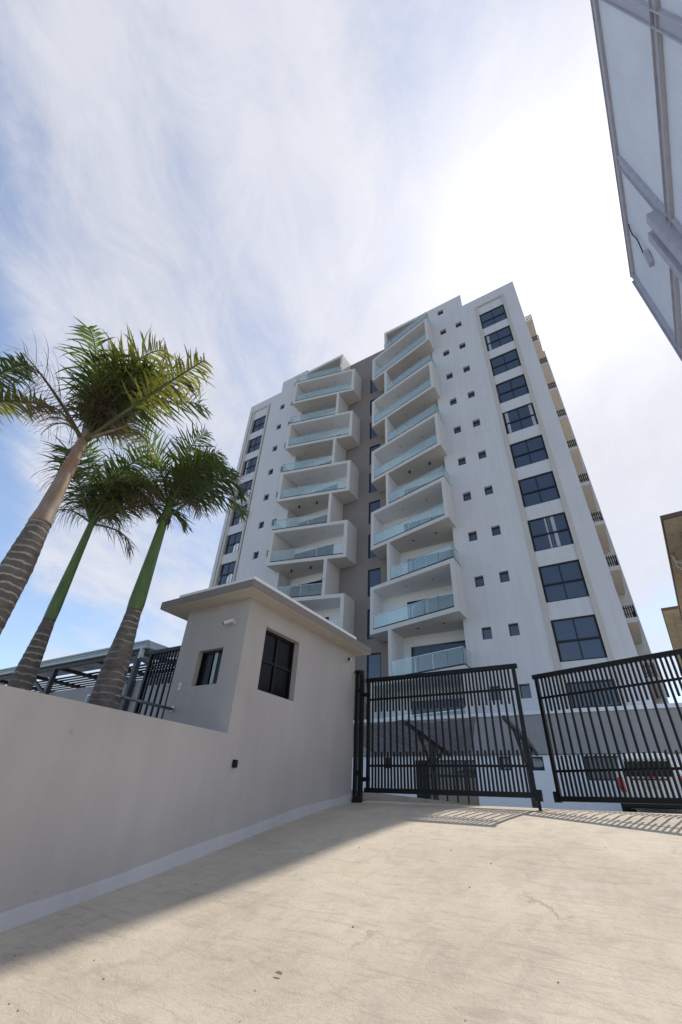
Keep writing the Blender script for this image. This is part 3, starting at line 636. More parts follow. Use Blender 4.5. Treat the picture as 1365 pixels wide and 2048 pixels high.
def balcony(zb, mir, kind, top=False):
    if kind == 'box':
        b_ = MB(); H = 1.381; t = 0.118
        out = [(-5.54, yf(-5.54)), (-2.856, yf(-2.856)), (-2.856, 10.03), (-2.962, 10.03), (-2.962, 10.66), (-4.89, 10.66), (-4.89, 10.705), (-5.54, 10.705)]
        PR(b_, out, zb, zb + t, mir); PR(b_, out, zb + H - t, zb + H, mir)
        PR(b_, [(-5.54, yf(-5.54)), (-5.43, yf(-5.43)), (-5.43, 10.705), (-5.54, 10.705)], zb + t, zb + H - t, mir)
        PR(b_, [(-2.966, yf(-2.966)), (-2.856, yf(-2.856)), (-2.856, 10.03), (-2.966, 10.03)], zb + t, zb + H - t, mir)
        p = b_.build('balcony', 'trim', tw)
        b_ = MB(); PR(b_, [(-5.43, 10.66), (-4.88, 10.66), (-4.88, 10.70), (-5.43, 10.70)], zb + t + .001, zb + H - t - .001, mir); 
        PR(b_, [(-5.429, yf(-5.43) + 0.015), (-5.425, yf(-5.43) + 0.015), (-5.425, 10.659), (-5.429, 10.659)], zb + t + .002, zb + H - t - .002, mir)
        ins = [(-5.42, yf(-5.42) + 0.012), (-2.97, yf(-2.97) + 0.012), (-2.97, 10.65), (-5.42, 10.65)]
        PR(b_, ins, zb + H - t - 0.004, zb + H - t - 0.001, mir)
        b_.build('lining', 'loggia', p)
        glazing(p, -5.428, -2.968, zb + t, 0.40, mir, 6, 0.010, (0.36, 0.68) if mir else (0.52, 0.70))
        door(p, -4.66, -3.0, zb + t, 4.89 - 3.908 + zb, mir)
        for q in (0.38, 0.72):
            x = -5.4 + 2.4 * q; y = (yf(x) + 10.6) / 2; c = T(mx_(x, mir), y, zb + H - t)
            MB().tube([(c[0], c[1], c[2] - 0.03), (c[0], c[1], c[2] - 0.012)], 0.07, 10).build('downlight', 'gutter', p)
    else:
        h = 1.2165 if not top else 1.17
        b_ = MB(); PR(b_, [(-4.93, yf(-4.93) + 0.002), (-4.83, yf(-4.83) + 0.002), (-4.83, 10.704), (-4.93, 10.704)] if not top else [(-4.93, 10.001), (-4.83, 10.001), (-4.83, 10.704), (-4.93, 10.704)], zb, zb + h - (0 if not top else -0.15), mir)
        if top:
            PR(b_, [(-4.83, 10.0), (-2.962, 10.0), (-2.962, 10.70), (-4.83, 10.70)], zb + h, zb + h + 0.15, mir)
        p = b_.build('recessed_balcony', 'trim', tw)
        b_ = MB(); PR(b_, [(-4.829, (yf(-4.83) if not top else 10.0) + 0.015), (-4.825, (yf(-4.83) if not top else 10.0) + 0.015), (-4.825, 10.652), (-4.829, 10.652)], zb + .002, zb + h - .002, mir)
        if not top: b_.build('lining', 'loggia', p)
        glazing(p, -4.822 if not top else -4.93, -2.878, zb, 0.40, mir, 5, 0.006, (0.35, 0.60), wrap=True)
        door(p, -4.60, -3.0, zb + 0.005, zb + 0.93, mir)
        if not top:
            for q in (0.35, 0.75):
                x = -4.8 + 1.8 * q; y = (yf(x) + 10.5) / 2; c = T(mx_(x, mir), y, zb + h)
                dark = zb < 9
                MB().tube([(c[0], c[1], c[2] - (0.2 if dark and zb > 6 and zb < 8.5 or zb < 5.5 and mir else 0.03)), (c[0], c[1], c[2] - 0.005)], 0.075, 10).build('ceiling_light', 'dark_steel' if (q and zb < 9) else 'gutter', p)
for mir in (False, True):
    for k in range(-1, 5):
        balcony(3.908 + 2.597 * k, mir, 'box')
        balcony(5.2895 + 2.597 * k, mir, 'recessed', top=(k == 4))
pp = thing('potted_plant', 'spiky potted plant on a left wing balcony just above the guardhouse roof', 'potted plant', (-7.35 * S, 10.1 * S, 5.30 * S))
MB().tube([(0, 0, 0), (0, 0, .35), (0, 0, .38)], [.13, .18, .16], 12).build('pot', 'dark_steel', pp)
mb = MB(); rr = random.Random(2)
for k in range(26):
    a = rr.uniform(0, 6.28); e = rr.uniform(.5, 1.5); L_ = rr.uniform(.7, 1.2); w_ = .025; pts = [Vector((math.cos(a) * L_ * u * math.cos(e * (1 - .3 * u)), math.sin(a) * L_ * u * math.cos(e * (1 - .3 * u)), .45 + .5 * u * .6 + L_ * u * math.sin(e * (1 - .45 * u)))) for u in (0, .35, .7, 1)]
    s_ = Vector((-math.sin(a), math.cos(a), 0)) * w_; base = len(mb.v)
    for q, p in enumerate(pts): f_ = (1, 1, .7, .05)[q]; mb.v += [tuple(p - s_ * f_), tuple(p + s_ * f_)]
    for q in range(3): mb.f.append((base + 2 * q, base + 2 * q + 1, base + 2 * q + 3, base + 2 * q + 2))
mb.build('leaves', 'leaf2', pp, fix=False)
MB().tube([(0, 0, .38), (0, 0, .8)], .03, 8).build('stem', 'trunk', pp)
# podium in front of the tower
pod = thing('podium', 'grey rendered podium wall with pale coping below the apartment tower', 'podium wall', (-6 * S, 9.3 * S, 0.19))
pl = pod.location.copy()
TP = lambda x, y, z: (x * S - pl.x, y * S - pl.y, z * S - pl.z)
mb = MB()
doorH = (-4.05, -2.84, 0.082, 0.90)
wins = [(-4.76, -4.575, 0.76, 0.955), (-2.385, -2.205, 0.735, 0.955), (-1.83, -1.625, 0.735, 0.95), (-0.97, -0.20, 0.60, 0.952), doorH]
holed(mb, lambda x, z, d: TP(x, 9.3 + d, z), -16, 6.0, 0.08, 0.975, wins, 0.08, 1)
mb.build('lower_wall', 'loggia', pod, fix=False)
mb = MB(); mb.box(*[v for pr in zip(TP(-16, 9.285, 0.985), TP(6.0, 9.99, 1.625)) for v in pr]); mb.build('upper_wall', 'podium', pod)
mb = MB(); mb.box(*[v for pr in zip(TP(-16, 9.265, 1.627), TP(6.0, 9.99, 1.692)) for v in pr]); mb.build('coping', 'coping', pod)
mb = MB(); mb.quad(TP(-16, 9.3, 0.976), TP(6, 9.3, 0.976), TP(6, 9.28, 0.976), TP(-16, 9.28, 0.976)); mb.box(*[v for pr in zip(TP(-16, 9.29, 0.9755), TP(6, 9.31, 0.9845)) for v in pr]); mb.build('dark_joint', 'dark_steel', pod)  # thin dark strip between lower and upper wall
for (a, b, c, d) in wins:
    n = 1 if b - a < 0.3 else (6 if d - c > 0.7 else 4)
    f = MB(); t = 0.02
    Q = lambda x0, x1, z0, z1, y0=9.33, y1=9.36: f.box(*[v for pr in zip(TP(x0, y0, z0), TP(x1, y1, z1)) for v in pr])
    Q(a, a + t, c, d); Q(b - t, b, c, d); Q(a + t, b - t, c, c + t); Q(a + t, b - t, d - t, d)
    for k in range(1, n): x = a + (b - a) * k / n; Q(x - t / 2, x + t / 2, c + t, d - t, 9.333, 9.357)
    if d - c > 0.7: Q(a + t, b - t, 0.62, 0.66, 9.335, 9.355); Q(a + t, b - t, 0.40, 0.415, 9.335, 9.355)
    fo = f.build('window' if d - c < 0.7 else 'entrance_door', 'frame', pod)
    for k in range(n):
        xa = a + t + (b - a - 2 * t) * k / n; xb = a + t + (b - a - 2 * t) * (k + 1) / n
        g = MB(); g.quad(TP(xa, 9.347, c + t), TP(xb, 9.347, c + t), TP(xb, 9.347, d - t), TP(xa, 9.347, d - t)); g.build('pane', 'glass_blue' if n > 1 else 'glass', fo, fix=False)

# ------------------------------------------------------------------ cantilever shade canopy behind the gate
cn = thing('shade_canopy', 'dark grey fabric carport canopy with sloping steel arms behind the left gate leaf', 'canopy', (-5.5, 15.5, 0.19))
cl_ = cn.location.copy(); LC = lambda p: (p[0] - cl_.x, p[1] - cl_.y, p[2] - cl_.z)
for x in (-6.16, -3.18):
    a, b = (x, 13.5, 2.34), (x, 17.3, 1.83)
    MB().beam(LC(a), LC(b), 0.09, 0.10).build('arm', 'dark_steel', cn)
    MB().box(*[v for pr in zip(LC((x - 0.07, 15.6, 0.19)), LC((x + 0.07, 15.75, 2.0))) for v in pr]).build('post', 'dark_steel', cn)
    MB().beam(LC((x, 15.6, 1.25)), LC((x, 14.5, 2.16)), 0.06, 0.07).build('brace', 'dark_steel', cn)
    MB().beam(LC((x, 15.7, 1.4)), LC((x, 16.6, 1.88)), 0.06, 0.07).build('brace', 'dark_steel', cn)
def fabric(x0, x1, seed, amp=0.05, xb=None):
    mb = MB(); rr = random.Random(seed); nx_, ny_ = 40, 20
    for j in range(ny_ + 1):
        for i in range(nx_ + 1):
            u, v = i / nx_, j / ny_; y = 13.5 + 3.8 * v; xe = x1 + ((x1 if xb is None else xb) - x1) * v; x = x0 + (xe - x0) * u
            z = 2.40 - 0.51 * v - 0.10 * math.sin(math.pi * u) * (1 - v * 0.3) + amp * 0.4 * math.sin(9 * u + 5 * v + seed) * math.sin(7 * v + 3 * u) + 0.015 * math.sin(41 * u + 3 * math.sin(6 * v))
            mb.v.append(LC((x, y, z)))
    for j in range(ny_):
        for i in range(nx_):
            a = j * (nx_ + 1) + i; mb.f.append((a, a + 1, a + nx_ + 2, a + nx_ + 1))
    mb.build('shade_fabric', 'shade_net', cn, smooth=True, fix=False)
fabric(-9.2, -6.2, 1); fabric(-6.12, -3.95, 2, .05, -5.35); 
mb = MB(); mb.poly([LC((-3.1, 13.6, 2.36)), LC((-2.98, 15.4, 2.05)), LC((-3.12, 17.3, 1.83))]); mb.build('gusset', 'shade_net', cn, fix=False)

# ------------------------------------------------------------------ parked SUV (rear view)
car = thing('parked_car', 'white parked SUV seen from behind through the right gate leaf', 'car', (-0.18, 17.0, 0.19))
def loft(sections, name, mat, parent, smooth=True):
    mb = MB(); n = len(sections[0])
    for s_ in sections: mb.v += [tuple(p) for p in s_]
    for k in range(len(sections) - 1):
        for j in range(n):
            a = k * n + j; b = k * n + (j + 1) % n; mb.f.append((a, b, b + n, a + n))
    mb.f.append(tuple(range(n))[::-1]); mb.f.append(tuple(len(mb.v) - n + j for j in range(n)))
    return mb.build(name, mat, parent, smooth=False)
def sec(y, wb, ws, wr, zb, zs, zr):
    pts = [(-wb * .9, zb), (-wb, zb + .12), (-ws, zs), (-wr, zr - .08), (-wr * .82, zr), (wr * .82, zr), (wr, zr - .08), (ws, zs), (wb, zb + .12), (wb * .9, zb)]
    return [(x, y, z) for x, z in pts]
loft([sec(0.0, .80, .84, .62, .42, .98, 1.46), sec(.10, .88, .90, .66, .34, 1.0, 1.60), sec(.5, .93, .93, .70, .30, 1.0, 1.66), sec(2.3, .93, .93, .70, .28, .98, 1.64), sec(3.0, .92, .92, .60, .30, .96, 1.30), sec(3.3, .92, .91, .75, .30, .90, 1.02), sec(4.3, .88, .84, .6, .34, .70, .82), sec(4.45, .8, .7, .5, .4, .6, .66)], 'body', 'carpaint', car)
MB().poly([(-.60, .026, 1.02), (.60, .026, 1.02), (.54, .016, 1.40), (-.54, .016, 1.40)]).build('rear_window', 'glass_black', car, (0, -.05, 0), fix=False)
MB().box(-.66, .66, -.06, .16, 1.44, 1.50).build('spoiler', 'carpaint', car, bevel=0.01)
for s_ in (-1, 1):
    MB().tube([(s_ * .72, -.035, .62), (s_ * .76, -.04, .75), (s_ * .77, -.03, .92), (s_ * .73, -.0, 1.02)], [.05, .085, .085, .04], 10).build('tail_light', 'red', car, smooth=True)
    MB().tube([(s_ * .60, .3, 1.72), (s_ * .60, 2.1, 1.72)], .022, 8).build('roof_rail', 'black', car)
MB().box(-.86, .86, -.10, .12, .26, .50).build('bumper', 'black', car, bevel=0.02)
MB().box(-.45, .45, -.058, -.02, .93, .965).build('trim_bar', 'black', car)
MB().box(-.14, .14, -.066, -.05, .98, 1.02).build('badge', 'red', car)
MB().box(-.20, .20, -.05, -.02, .74, .86).build('number_plate', M['sandtrim'], car)
for x in (-.84, .84):
    for y in (.85, 3.55):
        w_ = MB().tube([(x - .11, y, .33), (x + .11, y, .33)], .33, 24).build('wheel', 'rubber', car)
        MB().tube([(x - .115, y, .33), (x + .115, y, .33)], .19, 14).build('rim', 'grey_metal', w_)

# ------------------------------------------------------------------ billboard back, upper right
bb = thing('billboard', 'tall grey sheet-clad billboard seen from behind with steel frame, upper right', 'billboard', (2.65, 5.0, -2.2))
D = 2.6; baz = R(1.1); dr_ = Vector((math.sin(baz), math.cos(baz), 0)); nm_ = Vector((math.cos(baz), -math.sin(baz), 0)); b0 = bb.location.copy()
def BP(s_, z, off=0.0): return tuple(dr_ * (s_ * D) + nm_ * (D + off) + Vector((0, 0, z * D)) - b0)
ztop = lambda s_: 4.618 - 0.134 * (s_ - 1.209)
zmid = lambda s_: 3.39 - 0.118 * (s_ - 1.13)
def bbq(a, z0a, b, z0b, z1b, z1a, off, th, name, mat, par=None):
    mb = MB(); p = [BP(a, z0a, off), BP(b, z0b, off), BP(b, z1b, off), BP(a, z1a, off)]; q = [BP(a, z0a, off + th), BP(b, z0b, off + th), BP(b, z1b, off + th), BP(a, z1a, off + th)]
    i = len(mb.v); mb.v += p + q; mb.f += [(0, 1, 2, 3), (7, 6, 5, 4), (0, 4, 5, 1), (1, 5, 6, 2), (2, 6, 7, 3), (3, 7, 4, 0)]
    return mb.build(name, mat, par or bb)
edges = [-1.2, 0.1, 1.09, 2.145, 3.20]
for a, b in zip(edges, edges[1:]):
    bbq(a + .006, zmid(a) + .0, b - .006, zmid(b), ztop(b) - 0.02, ztop(a) - 0.02, 0.0, 0.02, 'sheet_panel', 'bb_sheet')
    bbq(a + .006, 2.75, b - .006, 2.75, zmid(b) - 0.004, zmid(a) - 0.004, 0.0, 0.02, 'sheet_panel', 'bb_sheet')
def rib(a, za, b, zb, w, dep, name='frame_beam', mat='bb_beam'):
    mb = MB(); A = Vector(BP(a, za, -dep / 2)); B = Vector(BP(b, zb, -dep / 2)); mb.beam(A, B, dep, w, up=tuple((B - A).cross(nm_))); return mb.build(name, mat, bb)
def rib2(a, za, b, zb, w, dep):
    """flat bar w wide in the sheet plane with a raised lip"""
    A = Vector(BP(a, za)); B = Vector(BP(b, zb)); d = (B - A).normalized(); side = d.cross(nm_); mb = MB()
    for o0, o1, q0, q1 in ((-w / 2, w / 2, -0.03, -0.002), (-w / 2, -w / 2 + 0.02, -dep, -0.03), (w / 2 - 0.02, w / 2, -dep, -0.03)):
        i = len(mb.v)
        for p in (A, B):
            for u, v in ((o0, q0), (o1, q0), (o1, q1), (o0, q1)): mb.v.append(tuple(p + side * u + nm_ * v))
        for f in ((3, 2, 1, 0), (4, 5, 6, 7), (0, 1, 5, 4), (1, 2, 6, 5), (2, 3, 7, 6), (3, 0, 4, 7)): mb.f.append(tuple(i + k for k in f))
    return mb.build('frame_beam', 'bb_beam', bb)
rib2(-1.2, ztop(-1.2) - .08, 3.2, ztop(3.2) - .08, 0.28, 0.05)
rib2(-1.2, zmid(-1.2), 3.2, zmid(3.2), 0.24, 0.06)
for s_, w in ((0.1, .2), (1.12, .2), (2.15, .22)): rib2(s_, 2.75, s_, ztop(s_) - .16, w, 0.06)
rib2(3.16, 2.75, 3.16, ztop(3.16) - .12, 0.2, 0.08)
for ds, z1 in ((2.20, 3.50), (2.33, 3.49)):
    rib(ds, z1, ds - 0.02, 2.85, 0.16, 0.20, 'bracket', 'bb_beam')
for z in (): pass
MB().box(0.12, 0.30, -3.0, -2.8, 0, 10).build('post', 'dark_steel', bb); MB().box(0.12, 0.30, 2.2, 2.4, 0, 10).build('post', 'dark_steel', bb)
# loose cable with small junction box
w0 = Vector(BP(2.62, 4.22, -0.02)); w1 = Vector(BP(2.68, 3.80, -0.05)); pts = [w0.lerp(w1, k / 8) + Vector((-0.02, 0.10 * math.sin(k * 0.9) * (1 - k / 8), 0)) for k in range(9)]
MB().tube(pts, 0.013, 6).build('cable', 'dark_steel', bb)
MB().beam(BP(2.655, 3.80, -0.05), BP(2.70, 3.68, -0.04), 0.08, 0.16).build('junction_box', 'bb_beam', bb)
mb = MB(); rr = random.Random(11)
for k in range(26):
    s_ = 1.3 + 1.9 * rr.random(); L_ = 0.01 + 0.03 * rr.random(); w_ = 0.004 + .01 * rr.random(); z = ztop(s_)
    mb.poly([BP(s_, z - 0.04, -0.004), BP(s_ + w_, z - .04, -0.004), BP(s_ + w_ * .6, z + L_ - .02, -0.01)])
for k in range(14):
    z = 3.0 + 1.3 * rr.random(); mb.poly([BP(3.17, z, -.004), BP(3.17, z + .03, -.004), BP(3.21 + .02 * rr.random(), z + .01, -.01)])
mb.build('torn_edge', 'bb_sheet', bb, fix=False)
mb = MB(); mb.poly([BP(3.205, 3.62, -.05), BP(3.225, 3.62, -.05), BP(3.225, 3.40, -.05), BP(3.20, 3.35, -.05)]); mb.build('torn_flap', 'whitepaint', bb, fix=False)
mb = MB(); mb.poly([BP(3.205, 3.70, -.05), BP(3.235, 3.69, -.05), BP(3.23, 3.63, -.05), BP(3.20, 3.64, -.05)]); mb.build('red_rag', 'red', bb, fix=False)

# ------------------------------------------------------------------ neighbouring beige buildings, right
def beige_block(name_label, x, y, ztop_, leng, az, over, pipe):
    t = thing('beige_building', name_label, 'building', (x + 4, y + leng / 2, 0.19), -R(az)); c0 = t.location.copy()
    rot = Matrix.Rotation(R(az), 3, 'Z')
    def LL(px, py, pz): v = rot @ (Vector((px, py, pz)) - Vector((c0.x, c0.y, c0.z))); return v
    o_ = LL(x, y, 0.19)           # near-left eave corner in local space
    def bx(mb, a, b, c, d, e, f): return mb.box(o_.x + a, o_.x + b, o_.y + c, o_.y + d, e, f)
    zt = ztop_ - 0.19
    mb = MB(); bx(mb, over, 14, over, leng - .3, 0, zt - .001); mb.build('wall', 'beige', t)
    mb = MB(); bx(mb, 0, 15, 0, leng, zt, zt + .28); mb.build('roof_slab', 'beige', t)
    mb = MB(); bx(mb, -.08, 0, -.08, leng, zt + .02, zt + .34); bx(mb, 0, 15, -.08, 0, zt + .02, zt + .34); mb.build('fascia', 'eave_brown', t)
    mb = MB(); bx(mb, over + .1, 15, -0.0 + over * .45, over * .45 + .05, zt - .05, zt - .0015); bx(mb, over * .5, over * .5 + .05, over * .45 + .06, leng, zt - .05, zt - .0015); mb.build('soffit_batten', 'beige', t)
    if pipe:
        for k, dx in enumerate((0.15, .55)):
            pts = [(o_.x + .10 + dx * .3, o_.y + over + 3.6 + k, zt - .0), (o_.x + .12 + dx * .3, o_.y + over + 3.6 + k, zt - .6), (o_.x + over - .2, o_.y + over + 3.4 + k, zt - 1.4 - k * .5), (o_.x + over - .2, o_.y + over + 3.4 + k, 0)]
            MB().tube(pts, .11, 10).build('drainpipe', 'pipe', t, smooth=True)
    for fl in range(1, int(ztop_ // 3)):
        for k in range(int(leng // 5)):
            f = MB(); z = zt - 3 * fl + .6; yy = 3 + 5 * k
            f.box(o_.x + over - .06, o_.x + over + .02, o_.y + yy, o_.y + yy + 1.6, z, z + 1.3)
            f.build('window', 'glass_blue', t)
    return t
beige_block('beige apartment block with brown eave and drainpipe, nearer one at the right edge', 4.62, 30, 16.1, 22, 3.6, 1.5, True)
beige_block('lower-looking beige block with overhanging roof, farther one at the right edge', 5.59, 60, 20.75, 32, 3.9, 1.6, False)

# ------------------------------------------------------------------ carport roof, left background
cp = thing('carport', 'steel framed carport with silver gutter behind the palms on the left', 'carport', (-20, 12, 0.34))
c0 = cp.location.copy(); LP = lambda x, y, z: (x - c0.x, y - c0.y, z - c0.z)
def cb_(mb, x0, x1, y0, y1, z0, z1): return mb.box(x0 - c0.x, x1 - c0.x, y0 - c0.y, y1 - c0.y, z0 - c0.z, z1 - c0.z)
mb = MB(); cb_(mb, -40, -14.97, 9.86, 9.98, 4.67, 4.80); cb_(mb, -40, -14.97, 9.83, 9.98, 4.80, 4.815); mb.build('gutter', 'gutter', cp)
mb = MB(); cb_(mb, -40, -14.95, 9.90, 9.98, 4.825, 4.88); cb_(mb, -40, -14.93, 9.87, 9.98, 4.90, 4.965); cb_(mb, -15.02, -14.95, 9.985, 16, 4.70, 4.96); mb.build('fascia', 'gutter', cp)
mb = MB(); cb_(mb, -40, -15.05, 9.99, 10.13, 4.52, 4.68); mb.build('edge_beam', 'dark_steel', cp)
for k in range(9):
    MB().beam(LP(-15.4 - 2.9 * k, 10.14, 4.60), LP(-15.4 - 2.9 * k, 18.2, 4.60), 0.14, 0.14).build('rafter', 'dark_steel', cp)
for k in range(24):
    mb = MB(); cb_(mb, -40, -15.05, 11.5 + 0.30 * k, 11.65 + 0.30 * k, 4.675, 4.71); mb.build('purlin', 'dark_steel', cp)
mb = MB()
for k in range(14): 
    y = 10.0 + 0.1 * k; mb.quad(LP(-40, y, 4.77 + 0.02 * (k % 2)), LP(-15.02, y, 4.77 + 0.02 * (k % 2)), LP(-15.02, y + .1, 4.77 + 0.02 * ((k + 1) % 2)), LP(-40, y + .1, 4.77 + 0.02 * ((k + 1) % 2)))
mb.build('roof_sheet', 'shade_net', cp, fix=False)
mb = MB(); cb_(mb, -21.2, -13.2, 10.22, 10.40, 0.34, 3.62); mb.build('wall', 'podium', cp)
f = MB(); cb_(f, -18.2, -17.4, 10.18, 10.219, 2.95, 3.25); f.build('window', 'glass_blue', cp)
f = MB(); cb_(f, -18.25, -17.35, 10.17, 10.21, 3.25, 3.30); cb_(f, -18.25, -18.2, 10.17, 10.21, 2.9, 3.25); f.build('window_frame', 'plastic_white', cp)
for x in (-15.5, -21.3, -27.1, -33):
    mb = MB(); cb_(mb, x - .09, x + .09, 10.0, 10.18, 0.34, 4.52); mb.build('post', 'dark_steel', cp)
for xa, xb in ((-23.4, -21.4), (-17.4, -15.6)):
    MB().beam(LP(xa, 10.07, 4.5), LP(xb, 10.07, 3.5), 0.10, 0.12).build('brace', 'dark_steel', cp)
MB().beam(LP(-15.15, 9.92, 4.67), LP(-15.15, 9.92, 4.30), 0.14, 0.12).build('downpipe', 'gutter', cp)
MB().beam(LP(-15.15, 9.92, 4.30), LP(-14.6, 10.2, 4.0), 0.14, 0.12).build('downpipe', 'dark_steel', cp)

# ------------------------------------------------------------------ palms
def frond(parent, start, d0, length, sag, seed, mat='leaf', nl=54, ll=0.62, wind=Vector((0.25, -0.1, 0)), stalkr=0.022, bare=0.16, lw=0.021, droop=0.9, stalk='stalk', thin=1.0):
    rr = random.Random(seed); st = Vector(start); d = Vector(d0).normalized(); n = 22; step = length / n
    pts = [st.copy()]; dirs = [d.copy()]
    for k in range(n):
        t = k / n
        d = (d + Vector((wind.x * 0.05, wind.y * 0.05, -sag * (0.01 + 0.19 * t * t * t + 0.03 * t)))).normalized(); pts.append(pts[-1] + d * step); dirs.append(d.copy())
    mb = MB(); mb.tube(pts, [stalkr * (1 - 0.82 * (k / n)) for k in range(n + 1)], 6)
    fo = mb.build('frond', stalk, parent, smooth=True, fix=False)
    mb = MB()
    for i in range(nl):
        t = bare + (1 - bare) * (i + 0.5) / nl; q = t * n; k = min(int(q), n - 1); p = pts[k].lerp(pts[k + 1], q - k); dd = dirs[k]
        side0 = dd.cross(Vector((0, 0, 1)))
        if side0.length < 0.05: side0 = Vector((1, 0, 0))
        side0.normalize(); up0 = side0.cross(dd).normalized()
        env = (math.sin(math.pi * min(1, (t - bare) / (1 - bare) * 0.80 + 0.17))) ** 0.6
        for s_ in (-1, 1):
            if rr.random() > thin: continue
            L_ = ll * env * rr.uniform(0.72, 1.12)
            lift = rr.uniform(-0.35, 0.55)
            v = (side0 * s_ * rr.uniform(0.75, 1.0) + dd * rr.uniform(0.35, 0.75) + up0 * lift).normalized()
            w = lw * rr.uniform(0.75, 1.2) * (0.6 + 0.4 * env); m_ = 5; c = p.copy(); prev = None; sg = L_ / m_
            base = len(mb.v); dr = droop * (rr.uniform(0.2, 1.1) if rr.random() < .75 else rr.uniform(1.2, 2.2))
            for j in range(m_ + 1):
                u = j / m_; ww = w * (0.45 + 1.1 * u - 1.52 * u * u) if u < 1 else 0.0012
                ac = v.cross(Vector((0, 0, 1)));
                if ac.length < 0.05: ac = side0.copy()
                ac.normalize(); tw_ = ac * math.cos(s_ * 0.6 + lift) + v.cross(ac) * math.sin(s_ * 0.6 + lift)
                mb.v.append(tuple(c - tw_ * max(ww, .001))); mb.v.append(tuple(c + tw_ * max(ww, .001)))
                v = (v + (Vector((0, 0, -1)) * dr + wind * rr.uniform(0.3, 1.2)) * 0.34 * (0.35 + u)).normalized(); c = c + v * sg
            for j in range(m_): a = base + 2 * j; mb.f.append((a, a + 1, a + 3, a + 2))
    mb.build('leaflets', mat, fo, smooth=False, fix=False)
    return fo
def ringed(parent, x, y, z0, z1, prof, name, mat, lean=(0, 0), rings=0.11, bump_=0.006):
    n = max(6, int((z1 - z0) / 0.02)); mb = MB(); pts = []; rad = []
    for k in range(n + 1):
        t = k / n; z = z0 + (z1 - z0) * t
        r = prof[0][1]
        for (ta, ra), (tb, rb) in zip(prof, prof[1:]):
            if ta <= t <= tb: r = ra + (rb - ra) * (t - ta) / (tb - ta)
        if rings: ph = ((z + 0.02 * math.sin(z * 9 + x)) / rings) % 1; r += bump_ * (1 - ph) ** 3
        pts.append((x + lean[0] * (z - z0), y + lean[1] * (z - z0), z)); rad.append(r)
    return mb.tube(pts, rad, 28).build(name, mat, parent, smooth=True)
def palm(label, x, y, ztr, zsh, rt, rs, mats, spec, lean=(0, 0), group='palm trees behind the boundary wall'):
    t = thing('palm_tree', label, 'palm tree', (x, y, 0.34), 0, group); z0 = 0.0; A = ztr - 0.34; B = zsh - 0.34
    ringed(t, 0, 0, 0, A, rt, 'trunk', mats[0], lean)
    ringed(t, lean[0] * A, lean[1] * A, A, B, rs, 'crownshaft', mats[1], lean, rings=0)
    top = Vector((lean[0] * B, lean[1] * B, B)); rr = random.Random(int(abs(x * 100)))
    for k, s_ in enumerate(spec):
        az, el, ln, sag, mat = s_[:5]; kw = dict(s_[5]) if len(s_) > 5 else {}; dz = kw.pop('dz', 0)
        d = (math.cos(R(az)) * math.cos(R(el)), math.sin(R(az)) * math.cos(R(el)), math.sin(R(el)))
        frond(t, top + Vector((d[0] * 0.03, d[1] * 0.03, -0.25 + 0.02 * (k % 6) + dz)), d, ln, sag, rr.randint(0, 9999), mat, **kw)
    return t, top
def crown(n, l0, l1, seed, els=(25, 80), mats=('leaf', 'leaf2', 'leaf', 'leaf3'), sag=(0.9, 1.6), sweep=False, **kw):
    rr = random.Random(seed); out = []
    for k in range(n):
        el = els[0] + (els[1] - els[0]) * min(1, max(0, ((k + rr.uniform(-1.2, 1.2)) / max(1, n - 1)))) ** 0.8
        q = dict(kw); q['wind'] = Vector((rr.uniform(.1, .65), rr.uniform(.05, .4), 0)); q['droop'] = kw.get('droop', .9) * rr.uniform(.5, 1.3)
        az_ = (k * 137.5 + rr.uniform(-25, 25) + seed * 31) % 360
        if sweep and math.cos(R(az_ - 32)) < -0.35: el = max(el, 76)
        out.append((az_, el, rr.uniform(l0, l1), rr.uniform(*sag), mats[k % len(mats)], q))
    return out
# p3: right palm, in front of the carport
def mess(n, seed, l0=.7, l1=1.2): return crown(n, l0, l1, seed, els=(10, 75), mats=('leafdead', 'leafdead', 'leaf3'), sag=(1.2, 2.4), ll=.5, lw=.008, thin=.55, droop=1.4)
t3, _ = palm('right palm with bright green crownshaft, standing closest to the guardhouse', -6.1, 3.66, 2.36, 4.52, [(0, .215), (.35, .190), (.6, .170), (.85, .125), (1, .105)], [(0, .112), (.06, .120), (.45, .088), (.72, .070), (.77, .080), (1, .050)],
     ('trunk', 'shaft_green'), crown(12, 1.2, 1.85, 2, (46, 90), sag=(0.9, 2.5), ll=0.56) + mess(7, 12) + [(3, 23, 1.6, 0.15, 'leaf2', dict(ll=.45, droop=1.3, dz=-.24, bare=.3, stalkr=.028)), (215, 42, 1.15, 0.5, 'leafdead', dict(ll=.5, lw=.008, droop=1.3, dz=-.26, bare=.35, stalkr=.026, stalk='leafdead')), (200, 38, 1.2, 0.9, 'leafdead', dict(ll=.5, thin=.6, lw=.010, stalk='leafdead'))])
mb = MB(); rr = random.Random(8)
for k in range(16):
    a = rr.uniform(0, 6.28); z = 3.68 + rr.uniform(-.08, .12); r = .086; h_ = rr.uniform(.06, .2); w_ = rr.uniform(.02, .05)
    c_, s2 = math.cos(a), math.sin(a); mb.poly([(c_ * r - s2 * w_, s2 * r + c_ * w_, z), (c_ * r + s2 * w_, s2 * r - c_ * w_, z), (c_ * (r + .02), s2 * (r + .02), z - h_), (c_ * (r + .03) - s2 * w_ * .4, s2 * (r + .03) + c_ * w_ * .4, z - h_ * .6)])
mb.build('torn_sheath', 'leafdead', t3, fix=False)
